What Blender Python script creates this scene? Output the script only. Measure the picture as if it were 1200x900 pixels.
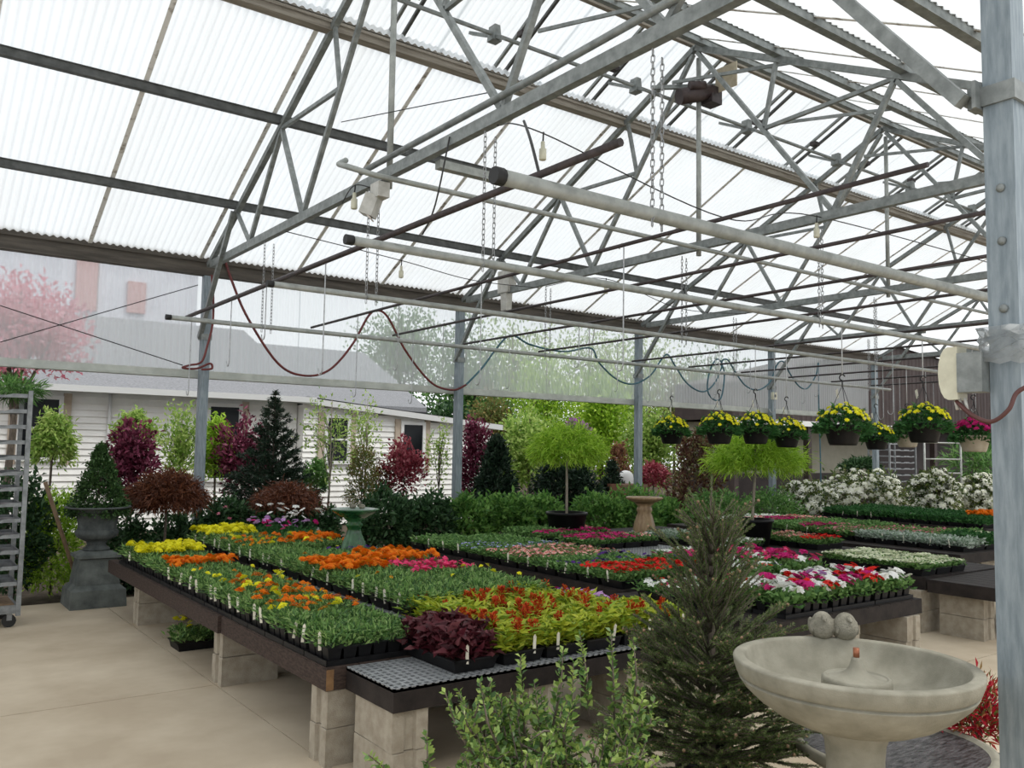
import bpy, math, random
import numpy as np
from mathutils import Vector, Matrix

for _o in list(bpy.data.objects):
    bpy.data.objects.remove(_o)
SC = bpy.context.scene
COL = SC.collection

# ------------------------------------------------------------------ camera, sky, exposure
CAMH = 1.6
_yaw, _pit, _rol, FPX = math.radians(36.504), math.radians(4.373), math.radians(0.939), 1008.5
_f = Vector((math.sin(_yaw) * math.cos(_pit), math.cos(_yaw) * math.cos(_pit), math.sin(_pit)))
_r = Vector((math.cos(_yaw), -math.sin(_yaw), 0))
_u = _r.cross(_f)
_r2 = math.cos(_rol) * _r + math.sin(_rol) * _u
_u2 = -math.sin(_rol) * _r + math.cos(_rol) * _u
cam_data = bpy.data.cameras.new('camera')
cam_data.sensor_width = 36
cam_data.lens = FPX / 1200 * 36
cam_data.clip_start = 0.05
cam_data.clip_end = 300
cam = bpy.data.objects.new('camera', cam_data)
COL.objects.link(cam)
_m = Matrix(((_r2.x, _u2.x, -_f.x, 0), (_r2.y, _u2.y, -_f.y, 0), (_r2.z, _u2.z, -_f.z, CAMH), (0, 0, 0, 1)))
cam.matrix_world = _m
SC.camera = cam

world = bpy.data.worlds.new('overcast_sky')
SC.world = world
world.use_nodes = True
_bg = world.node_tree.nodes['Background']
_bg.inputs[0].default_value = (0.95, 0.975, 1.0, 1)
_bg.inputs[1].default_value = 1.15
sun_data = bpy.data.lights.new('veiled_sun', 'SUN')
sun_data.energy = 1.6
sun_data.angle = math.radians(25)
sun_data.color = (1.0, 0.96, 0.9)
sun = bpy.data.objects.new('veiled_sun', sun_data)
COL.objects.link(sun)
sun.rotation_euler = (math.radians(28), math.radians(18), 0)

SC.view_settings.view_transform = 'Standard'
SC.view_settings.look = 'None'
SC.view_settings.gamma = 1
SC.view_settings.use_curve_mapping = False
SC.view_settings.exposure = 0.16
SC.cycles.use_denoising = True
SC.cycles.max_bounces = 8
SC.cycles.diffuse_bounces = 4
SC.cycles.glossy_bounces = 3
SC.cycles.transmission_bounces = 6
SC.cycles.transparent_max_bounces = 12
SC.cycles.caustics_reflective = False
SC.cycles.caustics_refractive = False

def ray(x, y):
    return _f + _r2 * ((x - 600) / FPX) - _u2 * ((y - 450) / FPX)
def onz(x, y, z):
    d = ray(x, y); t = (z - CAMH) / d.z
    return Vector((0, 0, CAMH)) + d * t
def ony(x, y, Y):
    d = ray(x, y); t = Y / d.y
    return Vector((0, 0, CAMH)) + d * t
def onx(x, y, X):
    d = ray(x, y); t = X / d.x
    return Vector((0, 0, CAMH)) + d * t

# ------------------------------------------------------------------ materials
MATS = {}
def nt(name):
    m = bpy.data.materials.new(name); m.use_nodes = True
    t = m.node_tree; t.nodes.clear()
    out = t.nodes.new('ShaderNodeOutputMaterial')
    return m, t, out
def ramp(t, stops, fac):
    n = t.nodes.new('ShaderNodeValToRGB')
    el = n.color_ramp.elements
    while len(el) < len(stops): el.new(0.5)
    for e, (p, c) in zip(el, stops):
        e.position = p; e.color = (*c, 1)
    t.links.new(fac, n.inputs[0])
    return n.outputs[0]
def noise(t, scale, detail=3, rough=0.55, coord='Object', stretch=None):
    tc = t.nodes.new('ShaderNodeTexCoord')
    src = tc.outputs[coord]
    if stretch:
        mp = t.nodes.new('ShaderNodeMapping'); mp.inputs['Scale'].default_value = stretch
        t.links.new(src, mp.inputs[0]); src = mp.outputs[0]
    n = t.nodes.new('ShaderNodeTexNoise')
    n.inputs['Scale'].default_value = scale; n.inputs['Detail'].default_value = detail
    n.inputs['Roughness'].default_value = rough
    t.links.new(src, n.inputs['Vector'])
    return n.outputs['Fac']
def solid(name, c1, c2=None, scale=8, rough=0.6, metal=0.0, bump=0.0, bscale=60, spec=0.5, lo=0.35, hi=0.65, stretch=None, coord='Object'):
    if name in MATS: return MATS[name]
    m, t, out = nt(name)
    b = t.nodes.new('ShaderNodeBsdfPrincipled')
    b.inputs['Roughness'].default_value = rough
    b.inputs['Metallic'].default_value = metal
    b.inputs['Specular IOR Level'].default_value = spec
    if c2:
        t.links.new(ramp(t, [(lo, c1), (hi, c2)], noise(t, scale, 4, 0.6, coord, stretch)), b.inputs['Base Color'])
    else:
        b.inputs['Base Color'].default_value = (*c1, 1)
    if bump:
        bn = t.nodes.new('ShaderNodeBump'); bn.inputs['Strength'].default_value = bump
        bn.inputs['Distance'].default_value = 0.01
        t.links.new(noise(t, bscale, 4, 0.6, coord), bn.inputs['Height'])
        t.links.new(bn.outputs[0], b.inputs['Normal'])
    t.links.new(b.outputs[0], out.inputs[0])
    MATS[name] = m
    return m
def leafmat(name, cols, transl=0.35, rough=0.5, spec=0.3, k=1.35):
    """cols: list of colours spread at random over the leaves"""
    if name in MATS: return MATS[name]
    m, t, out = nt(name)
    g = t.nodes.new('ShaderNodeNewGeometry')
    n = len(cols); cols = [tuple(min(.93, v * k) for v in c) for c in cols]
    c = ramp(t, [((i + 0.5) / n, k) for i, k in enumerate(cols)], g.outputs['Random Per Island'])
    b = t.nodes.new('ShaderNodeBsdfPrincipled')
    b.inputs['Roughness'].default_value = rough; b.inputs['Specular IOR Level'].default_value = spec
    t.links.new(c, b.inputs['Base Color'])
    tr = t.nodes.new('ShaderNodeBsdfTranslucent'); t.links.new(c, tr.inputs[0])
    mx = t.nodes.new('ShaderNodeMixShader'); mx.inputs[0].default_value = transl
    t.links.new(b.outputs[0], mx.inputs[1]); t.links.new(tr.outputs[0], mx.inputs[2])
    t.links.new(mx.outputs[0], out.inputs[0])
    MATS[name] = m
    return m
def sheetmat(name, col, clear, gloss, dirt, scale=2.0, stretch=(1, 1, 1)):
    """fibreglass / polycarbonate sheet: diffuse transmission + some clear view + gloss"""
    m, t, out = nt(name)
    c = ramp(t, [(0.3, dirt), (0.62, col)], noise(t, scale, 5, 0.65, 'Object', stretch))
    tl = t.nodes.new('ShaderNodeBsdfTranslucent'); t.links.new(c, tl.inputs[0])
    df = t.nodes.new('ShaderNodeBsdfDiffuse'); t.links.new(c, df.inputs[0])
    m1 = t.nodes.new('ShaderNodeMixShader'); m1.inputs[0].default_value = 0.22
    t.links.new(tl.outputs[0], m1.inputs[1]); t.links.new(df.outputs[0], m1.inputs[2])
    tp = t.nodes.new('ShaderNodeBsdfTransparent'); tp.inputs[0].default_value = (0.93, 0.96, 0.97, 1)
    m2 = t.nodes.new('ShaderNodeMixShader'); m2.inputs[0].default_value = clear
    t.links.new(m1.outputs[0], m2.inputs[1]); t.links.new(tp.outputs[0], m2.inputs[2])
    gl = t.nodes.new('ShaderNodeBsdfGlossy'); gl.inputs['Roughness'].default_value = 0.25
    fr = t.nodes.new('ShaderNodeFresnel'); fr.inputs[0].default_value = 1.35
    mu = t.nodes.new('ShaderNodeMath'); mu.operation = 'MULTIPLY'; mu.inputs[1].default_value = gloss
    t.links.new(fr.outputs[0], mu.inputs[0])
    m3 = t.nodes.new('ShaderNodeMixShader'); t.links.new(mu.outputs[0], m3.inputs[0])
    t.links.new(m2.outputs[0], m3.inputs[1]); t.links.new(gl.outputs[0], m3.inputs[2])
    t.links.new(m3.outputs[0], out.inputs[0])
    MATS[name] = m
    return m

ROOFM = sheetmat('roof_sheet', (0.825, 0.855, 0.875), 0.04, 0.3, (0.77, 0.785, 0.785), 1.3, (1, 0.4, 0.4))
WALLM = sheetmat('wall_sheet', (0.88, 0.91, 0.91), 0.52, 0.5, (0.78, 0.81, 0.81), 1.2, (1, 1, 0.3))
GALV = solid('galvanised_steel', (0.17, 0.185, 0.18), (0.28, 0.30, 0.29), 14, 0.5, 0.35, 0.06, 90)
GALVP = solid('galvanised_post', (0.17, 0.21, 0.235), (0.27, 0.315, 0.34), 9, 0.5, 0.25, 0.06, 90, stretch=(6, 6, 0.8))
PURL = solid('purlin_steel', (0.055, 0.058, 0.055), (0.11, 0.115, 0.11), 10, 0.6, 0.2)
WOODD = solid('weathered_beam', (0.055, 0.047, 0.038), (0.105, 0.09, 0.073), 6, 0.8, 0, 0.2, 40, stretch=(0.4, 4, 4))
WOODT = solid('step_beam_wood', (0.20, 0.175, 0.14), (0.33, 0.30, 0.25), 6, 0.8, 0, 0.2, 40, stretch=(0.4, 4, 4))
BLKPIPE = solid('black_iron_pipe', (0.028, 0.022, 0.022), (0.06, 0.045, 0.045), 20, 0.55, 0.2)
WHPIPE = solid('conduit_pipe', (0.27, 0.285, 0.265), (0.38, 0.395, 0.37), 12, 0.45, 0.3)
DARK = solid('dark_rubber', (0.012, 0.012, 0.012), None, rough=0.6)
SEAM = solid('seam_strip_dirt', (0.30, 0.26, 0.21), (0.80, 0.79, 0.76), 9, 0.8, 0, lo=0.33, hi=0.47, coord='Object')
CONC = solid('concrete_floor', (0.43, 0.35, 0.25), (0.56, 0.475, 0.355), 1.3, 0.75, 0, 0.15, 120, spec=0.3)
SOIL = solid('soil', (0.05, 0.038, 0.028), (0.12, 0.095, 0.07), 5, 0.95, 0, 0.6, 40, spec=0.1)

# ------------------------------------------------------------------ mesh helpers
class MB:
    def __init__(s):
        s.v = []; s.f = []; s.m = []; s.sm = []
    def add(s, vs, fs, mi=0, smooth=False):
        o = len(s.v)
        s.v.extend([tuple(p) for p in vs])
        for q in fs:
            s.f.append(tuple(i + o for i in q)); s.m.append(mi); s.sm.append(smooth)
        return s
    def box(s, x0, x1, y0, y1, z0, z1, mi=0):
        vs = [(x, y, z) for z in (z0, z1) for y in (y0, y1) for x in (x0, x1)]
        return s.add(vs, [(0, 2, 3, 1), (4, 5, 7, 6), (0, 1, 5, 4), (2, 6, 7, 3), (0, 4, 6, 2), (1, 3, 7, 5)], mi)
    def frust(s, cx, cy, z0, z1, a0, b0, a1, b1, mi=0, bottom=True, top=True):
        vs = [(cx - a0, cy - b0, z0), (cx + a0, cy - b0, z0), (cx + a0, cy + b0, z0), (cx - a0, cy + b0, z0),
              (cx - a1, cy - b1, z1), (cx + a1, cy - b1, z1), (cx + a1, cy + b1, z1), (cx - a1, cy + b1, z1)]
        fs = [(0, 1, 5, 4), (1, 2, 6, 5), (2, 3, 7, 6), (3, 0, 4, 7)]
        if bottom: fs.append((3, 2, 1, 0))
        if top: fs.append((4, 5, 6, 7))
        return s.add(vs, fs, mi)
    def bar(s, p, q, w, h, mi=0, up=(0, 0, 1)):
        p = Vector(p); q = Vector(q); d = (q - p).normalized(); up = Vector(up)
        if abs(d.dot(up)) > 0.98: up = Vector((1, 0, 0))
        a = d.cross(up).normalized() * (w / 2); b = a.cross(d).normalized() * (h / 2)
        vs = [p - a - b, p + a - b, p + a + b, p - a + b, q - a - b, q + a - b, q + a + b, q - a + b]
        return s.add(vs, [(0, 1, 2, 3), (7, 6, 5, 4), (0, 4, 5, 1), (1, 5, 6, 2), (2, 6, 7, 3), (3, 7, 4, 0)], mi)
    def tube(s, pts, r, n=8, mi=0, cap=True, smooth=True, closed=False):
        pts = [Vector(p) for p in pts]; k = len(pts)
        rs = r if isinstance(r, (list, tuple)) else [r] * k
        d0 = (pts[1] - pts[0]).normalized()
        ref = Vector((0, 0, 1)) if abs(d0.z) < 0.9 else Vector((1, 0, 0))
        a = d0.cross(ref).normalized(); vs = []
        for i in range(k):
            if closed: d = pts[(i + 1) % k] - pts[i - 1]
            else: d = pts[min(i + 1, k - 1)] - pts[max(i - 1, 0)]
            d = d.normalized()
            a = (a - d * a.dot(d))
            a = a.normalized() if a.length > 1e-6 else d.orthogonal().normalized()
            b = d.cross(a)
            for j in range(n):
                t = 2 * math.pi * j / n
                vs.append(pts[i] + (a * math.cos(t) + b * math.sin(t)) * rs[i])
        fs = []
        for i in range(k if closed else k - 1):
            i2 = (i + 1) % k
            for j in range(n):
                fs.append((i * n + j, i * n + (j + 1) % n, i2 * n + (j + 1) % n, i2 * n + j))
        s.add(vs, fs, mi, smooth)
        if cap and not closed:
            o = len(s.v) - k * n
            s.f.append(tuple(o + j for j in range(n))[::-1]); s.m.append(mi); s.sm.append(False)
            s.f.append(tuple(o + (k - 1) * n + j for j in range(n))); s.m.append(mi); s.sm.append(False)
        return s
    def lathe(s, prof, n=24, c=(0, 0, 0), mi=0, smooth=True, sq=None):
        vs = []
        for r, z in prof:
            for j in range(n):
                t = 2 * math.pi * j / n
                vs.append((c[0] + r * math.cos(t), c[1] + r * math.sin(t), c[2] + z))
        fs = []
        for i in range(len(prof) - 1):
            for j in range(n):
                fs.append((i * n + j, i * n + (j + 1) % n, (i + 1) * n + (j + 1) % n, (i + 1) * n + j))
        return s.add(vs, fs, mi, smooth)
    def ball(s, c, r, n=8, k=6, mi=0):
        rr = r if isinstance(r, (tuple, list)) else (r, r, r)
        vs = []
        for i in range(k + 1):
            ph = math.pi * i / k
            for j in range(n):
                t = 2 * math.pi * j / n
                vs.append((c[0] + rr[0] * math.sin(ph) * math.cos(t), c[1] + rr[1] * math.sin(ph) * math.sin(t), c[2] - rr[2] * math.cos(ph)))
        fs = [(i * n + j, i * n + (j + 1) % n, (i + 1) * n + (j + 1) % n, (i + 1) * n + j) for i in range(k) for j in range(n)]
        return s.add(vs, fs, mi, True)
    def mesh(s, name, mats, org=(0, 0, 0)):
        me = bpy.data.meshes.new(name)
        ox, oy, oz = org
        me.from_pydata([(x - ox, y - oy, z - oz) for x, y, z in s.v], [], s.f)
        for m in (mats if isinstance(mats, (list, tuple)) else [mats]): me.materials.append(m)
        me.polygons.foreach_set('material_index', s.m)
        me.polygons.foreach_set('use_smooth', s.sm)
        me.update()
        return me
    def build(s, name, mats, parent=None, world=True):
        """vertices are in world coordinates when world is True; the parent must be unrotated"""
        if parent is not None and world: org = tuple(parent['_w'])
        else: org = (0, 0, 0)
        return link(name, s.mesh(name, mats, org), parent)
    def top(s, name, mats, label, cat, group=None, org=None):
        """a thing that is one mesh; the object's origin goes to org or the bottom centre"""
        if org is None:
            xs, ys, zs = zip(*s.v)
            org = ((min(xs) + max(xs)) / 2, (min(ys) + max(ys)) / 2, min(zs))
        o = link(name, s.mesh(name, mats, org)); o.location = org
        tag(o, label, cat, group)
        return o
def link(name, data, parent=None, loc=None, rot=None, scale=None):
    o = bpy.data.objects.new(name, data); COL.objects.link(o)
    if parent is not None: o.parent = parent
    if loc is not None: o.location = loc
    if rot is not None: o.rotation_euler = rot
    if scale is not None: o.scale = scale if isinstance(scale, (tuple, list)) else (scale,) * 3
    return o
def tag(o, label, cat, group=None):
    o['label'] = label; o['category'] = cat
    if group: o['group'] = group
    return o
WPOS = {}
class _E(dict): pass
def thing(name, label, cat, loc=(0, 0, 0), group=None, rz=0):
    o = bpy.data.objects.new(name, None); COL.objects.link(o)
    o.location = loc; o.rotation_euler = (0, 0, rz); o.empty_display_size = 0.1
    o['_w'] = tuple(loc)
    tag(o, label, cat, group)
    return o
def struct(o):
    o['kind'] = 'structure'; return o
def struct_empty(name, loc=(0, 0, 0)):
    o = bpy.data.objects.new(name, None); COL.objects.link(o); o.location = loc; o['_w'] = tuple(loc)
    o['kind'] = 'structure'; return o
def dup(root, loc=None, rz=None, label=None, group=None, scale=None):
    r = root.copy(); COL.objects.link(r)
    if loc is not None: r.location = loc
    if rz is not None: r.rotation_euler = (0, 0, rz)
    if scale is not None: r.scale = (scale,) * 3
    if label: r['label'] = label
    if group: r['group'] = group
    for ch in list(root.children):
        c = ch.copy(); COL.objects.link(c); c.parent = r
        for g in ch.children:
            d = g.copy(); COL.objects.link(d); d.parent = c
    return r
def np_mesh(name, V, F, mat, smooth=False, mi=None):
    """V (n,3), F (m,k) numpy -> mesh"""
    me = bpy.data.meshes.new(name)
    V = np.asarray(V, np.float32); F = np.asarray(F, np.int32); m, k = F.shape
    me.vertices.add(len(V)); me.vertices.foreach_set('co', V.ravel())
    me.loops.add(m * k); me.loops.foreach_set('vertex_index', F.ravel())
    me.polygons.add(m); me.polygons.foreach_set('loop_start', np.arange(0, m * k, k, dtype=np.int32))
    try: me.polygons.foreach_set('loop_total', np.full(m, k, np.int32))
    except Exception: pass
    for q in (mat if isinstance(mat, (list, tuple)) else [mat]): me.materials.append(q)
    if mi is not None: me.polygons.foreach_set('material_index', np.asarray(mi, np.int32))
    if smooth: me.polygons.foreach_set('use_smooth', np.ones(m, bool))
    me.update(calc_edges=True); me.validate()
    return me

# ------------------------------------------------------------------ greenhouse shell
YL, YR, YM = 10.6, 1.37, 6.0
TX = [3.14 + 3.66 * i for i in range(5)]
X0, X1 = -2.2, 18.0
def roof_z(Y):          # centre line of truss top chords
    return 3.8 + 0.485 * ((10.33 - Y) if Y >= YM else (Y - 1.67))

# floor slabs with recessed joints
floor = struct_empty('floor')
xs = [-4.0, -1.72, 1.94, 5.6, 9.26, 12.92, 16.58, 22.0]
ys = [-3.0, 1.0, 3.4, 5.9, 9.72]
for i in range(len(xs) - 1):
    for j in range(len(ys) - 1):
        g = 0.004
        mb = MB().box(xs[i] + g, xs[i + 1] - g, ys[j] + g, ys[j + 1] - g, -0.12, 0.0)
        mb.build('slab', CONC, floor)
mb = MB().box(-4, 22, -3, 9.72, -0.2, -0.008)
mb.build('joint_bed', SOIL, floor)
gr = MB().box(-30, 60, 9.72, 75, -0.3, -0.03)
o = gr.build('ground', SOIL); struct(o)
gr = MB().box(22, 60, -6, 9.72, -0.3, -0.03)
o = gr.build('ground', SOIL); struct(o)

def corr(xa, xb, rows, pitch, amp, per=6):
    """corrugated sheet running along X; rows = list of (Y, Z) up the slope, normal offset in Z"""
    n = int(round((xb - xa) / pitch * per)) + 1
    x = np.linspace(xa, xb, n); w = amp * np.cos(2 * np.pi * (x - X0) / pitch)
    V = []
    for (Y, Z) in rows:
        V.append(np.stack([x, np.full(n, Y), Z + w], 1))
    V = np.concatenate(V)
    F = []
    for r in range(len(rows) - 1):
        a = np.arange(n - 1) + r * n
        F.append(np.stack([a, a + 1, a + 1 + n, a + n], 1))
    return V, np.concatenate(F)

ceiling = struct_empty('ceiling')
PW = 1.22
nx = int((X1 - X0) / PW) + 1
seamx = [1.83 + PW * k for k in range(-3, 14)]
bounds = [X0] + [s for s in seamx if X0 + 0.2 < s < X1 - 0.2] + [X1]
off = 0.115
def sheets(rows, name):
    for a, b in zip(bounds[:-1], bounds[1:]):
        V, F = corr(a, b + 0.03, rows, 0.0763, 0.011)
        link(name, np_mesh(name, V, F, ROOFM, True), ceiling)
sheets([(10.78, roof_z(10.78) + off), (8.8, roof_z(8.8) + off), (7.02, roof_z(7.02) + off)], 'roof_panel')
sheets([(7.2, roof_z(7.2) + off + 0.085), (5.97, roof_z(6.0) + off + 0.085)], 'vent_panel')
sheets([(6.03, roof_z(6.0) + off + 0.03), (4.0, roof_z(4.0) + off), (1.2, roof_z(1.2) + off)], 'roof_panel')
# seam strips with rust and dirt at the overlaps
for s in seamx:
    if not (X0 + 0.2 < s < X1 - 0.2): continue
    for ya, yb in ((10.7, 7.05), (5.95, 1.25)):
        mb = MB().bar((s, ya, roof_z(ya) + off - 0.016), (s, yb, roof_z(yb) + off - 0.016), 0.045, 0.006)
        mb.build('seam_strip', SEAM, ceiling)
# closure strips: the wavy dark edge on top of eave and step beams
def closure(Y, z, h, name, mat):
    n = int((X1 - X0) / 0.0763 * 6); x = np.linspace(X0, X1, n)
    w = 0.011 * np.cos(2 * np.pi * (x - X0) / 0.0763)
    V = np.concatenate([np.stack([x, np.full(n, Y), np.full(n, z)], 1), np.stack([x, np.full(n, Y), z + h + w], 1),
                        np.stack([x, np.full(n, Y + 0.03), z + h + w], 1)])
    a = np.arange(n - 1)
    F = np.concatenate([np.stack([a, a + 1, a + 1 + n, a + n], 1), np.stack([a + n, a + n + 1, a + 1 + 2 * n, a + 2 * n], 1)])
    link(name, np_mesh(name, V, F, mat), ceiling)
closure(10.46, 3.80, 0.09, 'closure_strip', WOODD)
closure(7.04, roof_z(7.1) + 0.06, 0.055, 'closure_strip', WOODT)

# beams and purlins, each its own piece
def beam(name, label, cat, Y, z, w, h, mat, xa=X0, xb=X1, group=None, lip=0.0):
    mb = MB().box(xa, xb, Y - w / 2, Y + w / 2, z - h / 2, z + h / 2)
    if lip:
        mb.box(xa, xb, Y - w / 2 - lip, Y - w / 2, z - h / 2, z - h / 2 + lip * 0.6)
        mb.box(xa, xb, Y - w / 2 - lip, Y - w / 2, z + h / 2 - lip * 0.6, z + h / 2)
    return mb.build(name, mat, ceiling)
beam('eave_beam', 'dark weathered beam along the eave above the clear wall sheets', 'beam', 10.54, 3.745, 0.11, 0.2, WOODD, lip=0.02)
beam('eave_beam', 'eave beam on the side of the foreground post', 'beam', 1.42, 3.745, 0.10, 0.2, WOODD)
for Y, lb in ((9.47, 'dark steel purlin directly above the eave beam'), (8.23, 'dark steel purlin midway between eave and brown step beam')):
    beam('purlin', lb, 'purlin', Y, roof_z(Y) + 0.062, 0.06, 0.085, PURL, lip=0.012)
for Y, lb in ((2.55, 'lowest purlin of the whiter roof slope by the foreground post'), (3.7, 'middle purlin of the whiter roof slope'),
              (4.95, 'upper purlin of the whiter roof slope next to ridge')):
    beam('purlin', lb, 'purlin', Y, roof_z(Y) + 0.062, 0.06, 0.085, GALV, lip=0.012)
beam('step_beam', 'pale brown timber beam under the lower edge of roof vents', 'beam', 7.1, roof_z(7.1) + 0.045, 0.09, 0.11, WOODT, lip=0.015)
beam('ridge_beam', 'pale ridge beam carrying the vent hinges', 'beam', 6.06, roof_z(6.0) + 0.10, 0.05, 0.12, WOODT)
beam('ridge_beam', 'slim steel ridge channel beside the pale ridge beam', 'beam', 5.86, roof_z(5.86) + 0.06, 0.05, 0.07, GALV, lip=0.01)

# wall of clear corrugated sheets between eave beam and rail
wall = struct_empty('wall_left')
wx = [X0] + [3.19 + 1.22 * k for k in range(-4, 13) if X0 + 0.3 < 3.19 + 1.22 * k < TX[4]] + [TX[4] + 0.05]
for a, b in zip(wx[:-1], wx[1:]):
    n = int(round((b - a) / 0.0763 * 6)) + 1
    x = np.linspace(a, b + 0.02, n); w = 0.009 * np.cos(2 * np.pi * (x - X0) / 0.0763)
    V = np.concatenate([np.stack([x, 10.70 + w, np.full(n, z)], 1) for z in (2.43, 3.05, 3.84)])
    i = np.arange(n - 1)
    F = np.concatenate([np.stack([i, i + 1, i + 1 + n, i + n], 1), np.stack([i + n, i + 1 + n, i + 1 + 2 * n, i + 2 * n], 1)])
    link('wall_panel', np_mesh('wall_panel', V, F, WALLM, True), wall)
RAIL = solid('rail_paint', (0.42, 0.44, 0.40), (0.55, 0.57, 0.52), 5, 0.6, 0.1)
mb = MB().box(X0, 17.8, 10.64, 10.68, 2.40, 2.50); mb.box(X0, 17.8, 10.60, 10.64, 2.405, 2.43)
mb.top('wall_rail', RAIL, 'pale grey rail along the bottom of the clear wall sheets', 'rail')

# posts
def post(X, Y, label, s=0.102, foot=True):
    t = thing('steel_post', label, 'post', (X, Y, 0), 'posts along the clear wall' if Y > 5 else None)
    h = 3.64
    MB().box(X - s / 2, X + s / 2, Y - s / 2, Y + s / 2, 0, h).build('column', GALVP, t)
    mb = MB().box(X - s / 2 - 0.012, X + s / 2 + 0.012, Y - s / 2 - 0.012, Y + s / 2 + 0.012, 2.86, 2.93)
    mb.build('clamp_band', GALV, t)
    return t
for i, X in enumerate(TX):
    lb = ['galvanised post behind the copper dwarf maple with red hose coiled on it', 'galvanised wall post beside the dark purple maple', 'galvanised wall post beside the wooden planter',
          'galvanised wall post with a small beige outlet box', 'galvanised post at the end of the clear wall'][i]
    post(X + 0.02, 10.52, lb)
fp = post(3.20, 1.375, 'large galvanised foreground post wrapped with plastic film')
for z in (2.36, 2.12, 2.55):
    MB().ball((3.145, 1.372, z), (0.012, 0.016, 0.016)).build('bolt', GALV, fp)
mb = MB().box(3.138, 3.2, 1.425, 1.475, 2.86, 2.94); mb.box(3.1, 3.2, 1.428, 1.442, 2.85, 2.95)
mb.build('clamp_lug', GALV, fp)
post(TX[1] + 0.02, 1.375, 'galvanised post under the far end of second truss')

# trusses
def truss(X, label, group='galvanised roof trusses', sgn=1):
    t = thing('roof_truss', label, 'truss', (X, YM, 3.7), group)
    def piece(name, a, b, w=0.042, h=0.042):
        MB().bar((X, a[0], a[1]), (X, b[0], b[1]), w, h, up=(1, 0, 0)).build(name, GALV, t)
    def mir(p): return (2 * YM - p[0], p[1])
    z = roof_z
    piece('bottom_chord', (10.3, 3.75), (1.7, 3.75), 0.085, 0.06)
    for M in (lambda p: p, mir):
        piece('top_chord', M((10.42, z(10.42))), M((6.0, z(6.0))), 0.06, 0.055)
        piece('web', M((6.03, 5.84)), M((7.6, 3.79)))
        piece('web', M((8.22, 4.8)), M((7.62, 3.79)))
        piece('web', M((7.02, 5.39)), M((6.87, 4.76)), 0.035, 0.035)
        piece('web', M((6.87, 4.76)), M((8.2, 4.8)), 0.035, 0.035)
        piece('web', M((8.22, 4.78)), M((9.02, 3.79)))
        piece('web', M((9.47, 4.2)), M((9.04, 3.79)), 0.035, 0.035)
        b0, b1 = M((9.47, 4.2)), M((10.53, 2.88))
        MB().bar((X - 0.045, b0[0], b0[1]), (X - 0.045, b1[0], b1[1]), 0.05, 0.05, up=(1, 0, 0)).build('knee_brace', GALV, t)
    MB().tube([(X + 0.05, 6.0, 5.8), (X + 0.05, 6.0, 3.66)], 0.026, 8).build('king_post', WHPIPE, t)
    return t
tl = ['galvanised roof truss with conduit and floodlight on its bottom chord',
      'galvanised roof truss carrying the vent motor at its apex',
      'galvanised roof truss above the long dusty miller bench', 'galvanised roof truss above the farthest green bench',
      'galvanised end truss nearest the brown metal building']
for X, l in zip(TX, tl): truss(X, l)

# ------------------------------------------------------------------ leaves
def unit(a):
    return a / np.maximum(np.linalg.norm(a, axis=1, keepdims=True), 1e-9)
def leaf_geo(rng, P, D, L, W, fold=0.25, droop=0.15):
    """rhombic leaves: base P, direction D, length L, width W -> V (n*4,3), F (n,4)"""
    n = len(P); D = unit(D)
    S = unit(np.cross(D, unit(rng.normal(size=(n, 3)) + np.array([0, 0, 1.2]))))
    N = np.cross(S, D)
    L = np.broadcast_to(np.asarray(L, float).reshape(-1, 1), (n, 1)); W = np.broadcast_to(np.asarray(W, float).reshape(-1, 1), (n, 1))
    mid = P + D * L * 0.5
    a = mid + S * W / 2 + N * W * fold; b = mid - S * W / 2 + N * W * fold
    tip = P + D * L - N * L * droop
    V = np.stack([P, a, tip, b], 1).reshape(-1, 3)
    return V, np.arange(n * 4).reshape(n, 4)
def join(parts):
    Vs, Fs, Ms, o = [], [], [], 0
    for k, (V, F) in enumerate(parts):
        Vs.append(V); Fs.append(F + o); Ms.append(np.full(len(F), k)); o += len(V)
    return np.concatenate(Vs), np.concatenate(Fs), np.concatenate(Ms)

G_MARI = leafmat('marigold_leaf', [(0.045, 0.105, 0.03), (0.085, 0.18, 0.045), (0.15, 0.27, 0.075), (0.24, 0.35, 0.12)])
G_BROAD = leafmat('bedding_leaf', [(0.06, 0.14, 0.04), (0.11, 0.22, 0.06), (0.18, 0.31, 0.10)])
G_DEEP = leafmat('deep_leaf', [(0.02, 0.075, 0.02), (0.035, 0.115, 0.03), (0.06, 0.16, 0.045)])
G_LIME = leafmat('lime_leaf', [(0.30, 0.36, 0.03), (0.42, 0.44, 0.04), (0.22, 0.33, 0.04)])
G_PURP = leafmat('wine_leaf', [(0.045, 0.008, 0.012), (0.085, 0.015, 0.022), (0.13, 0.04, 0.045)])
G_GREY = leafmat('silver_leaf', [(0.30, 0.36, 0.30), (0.45, 0.50, 0.44), (0.16, 0.24, 0.15)])
def flat(name, *cols): return leafmat(name, list(cols), 0.25, 0.6, 0.2, 1.05)
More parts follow.
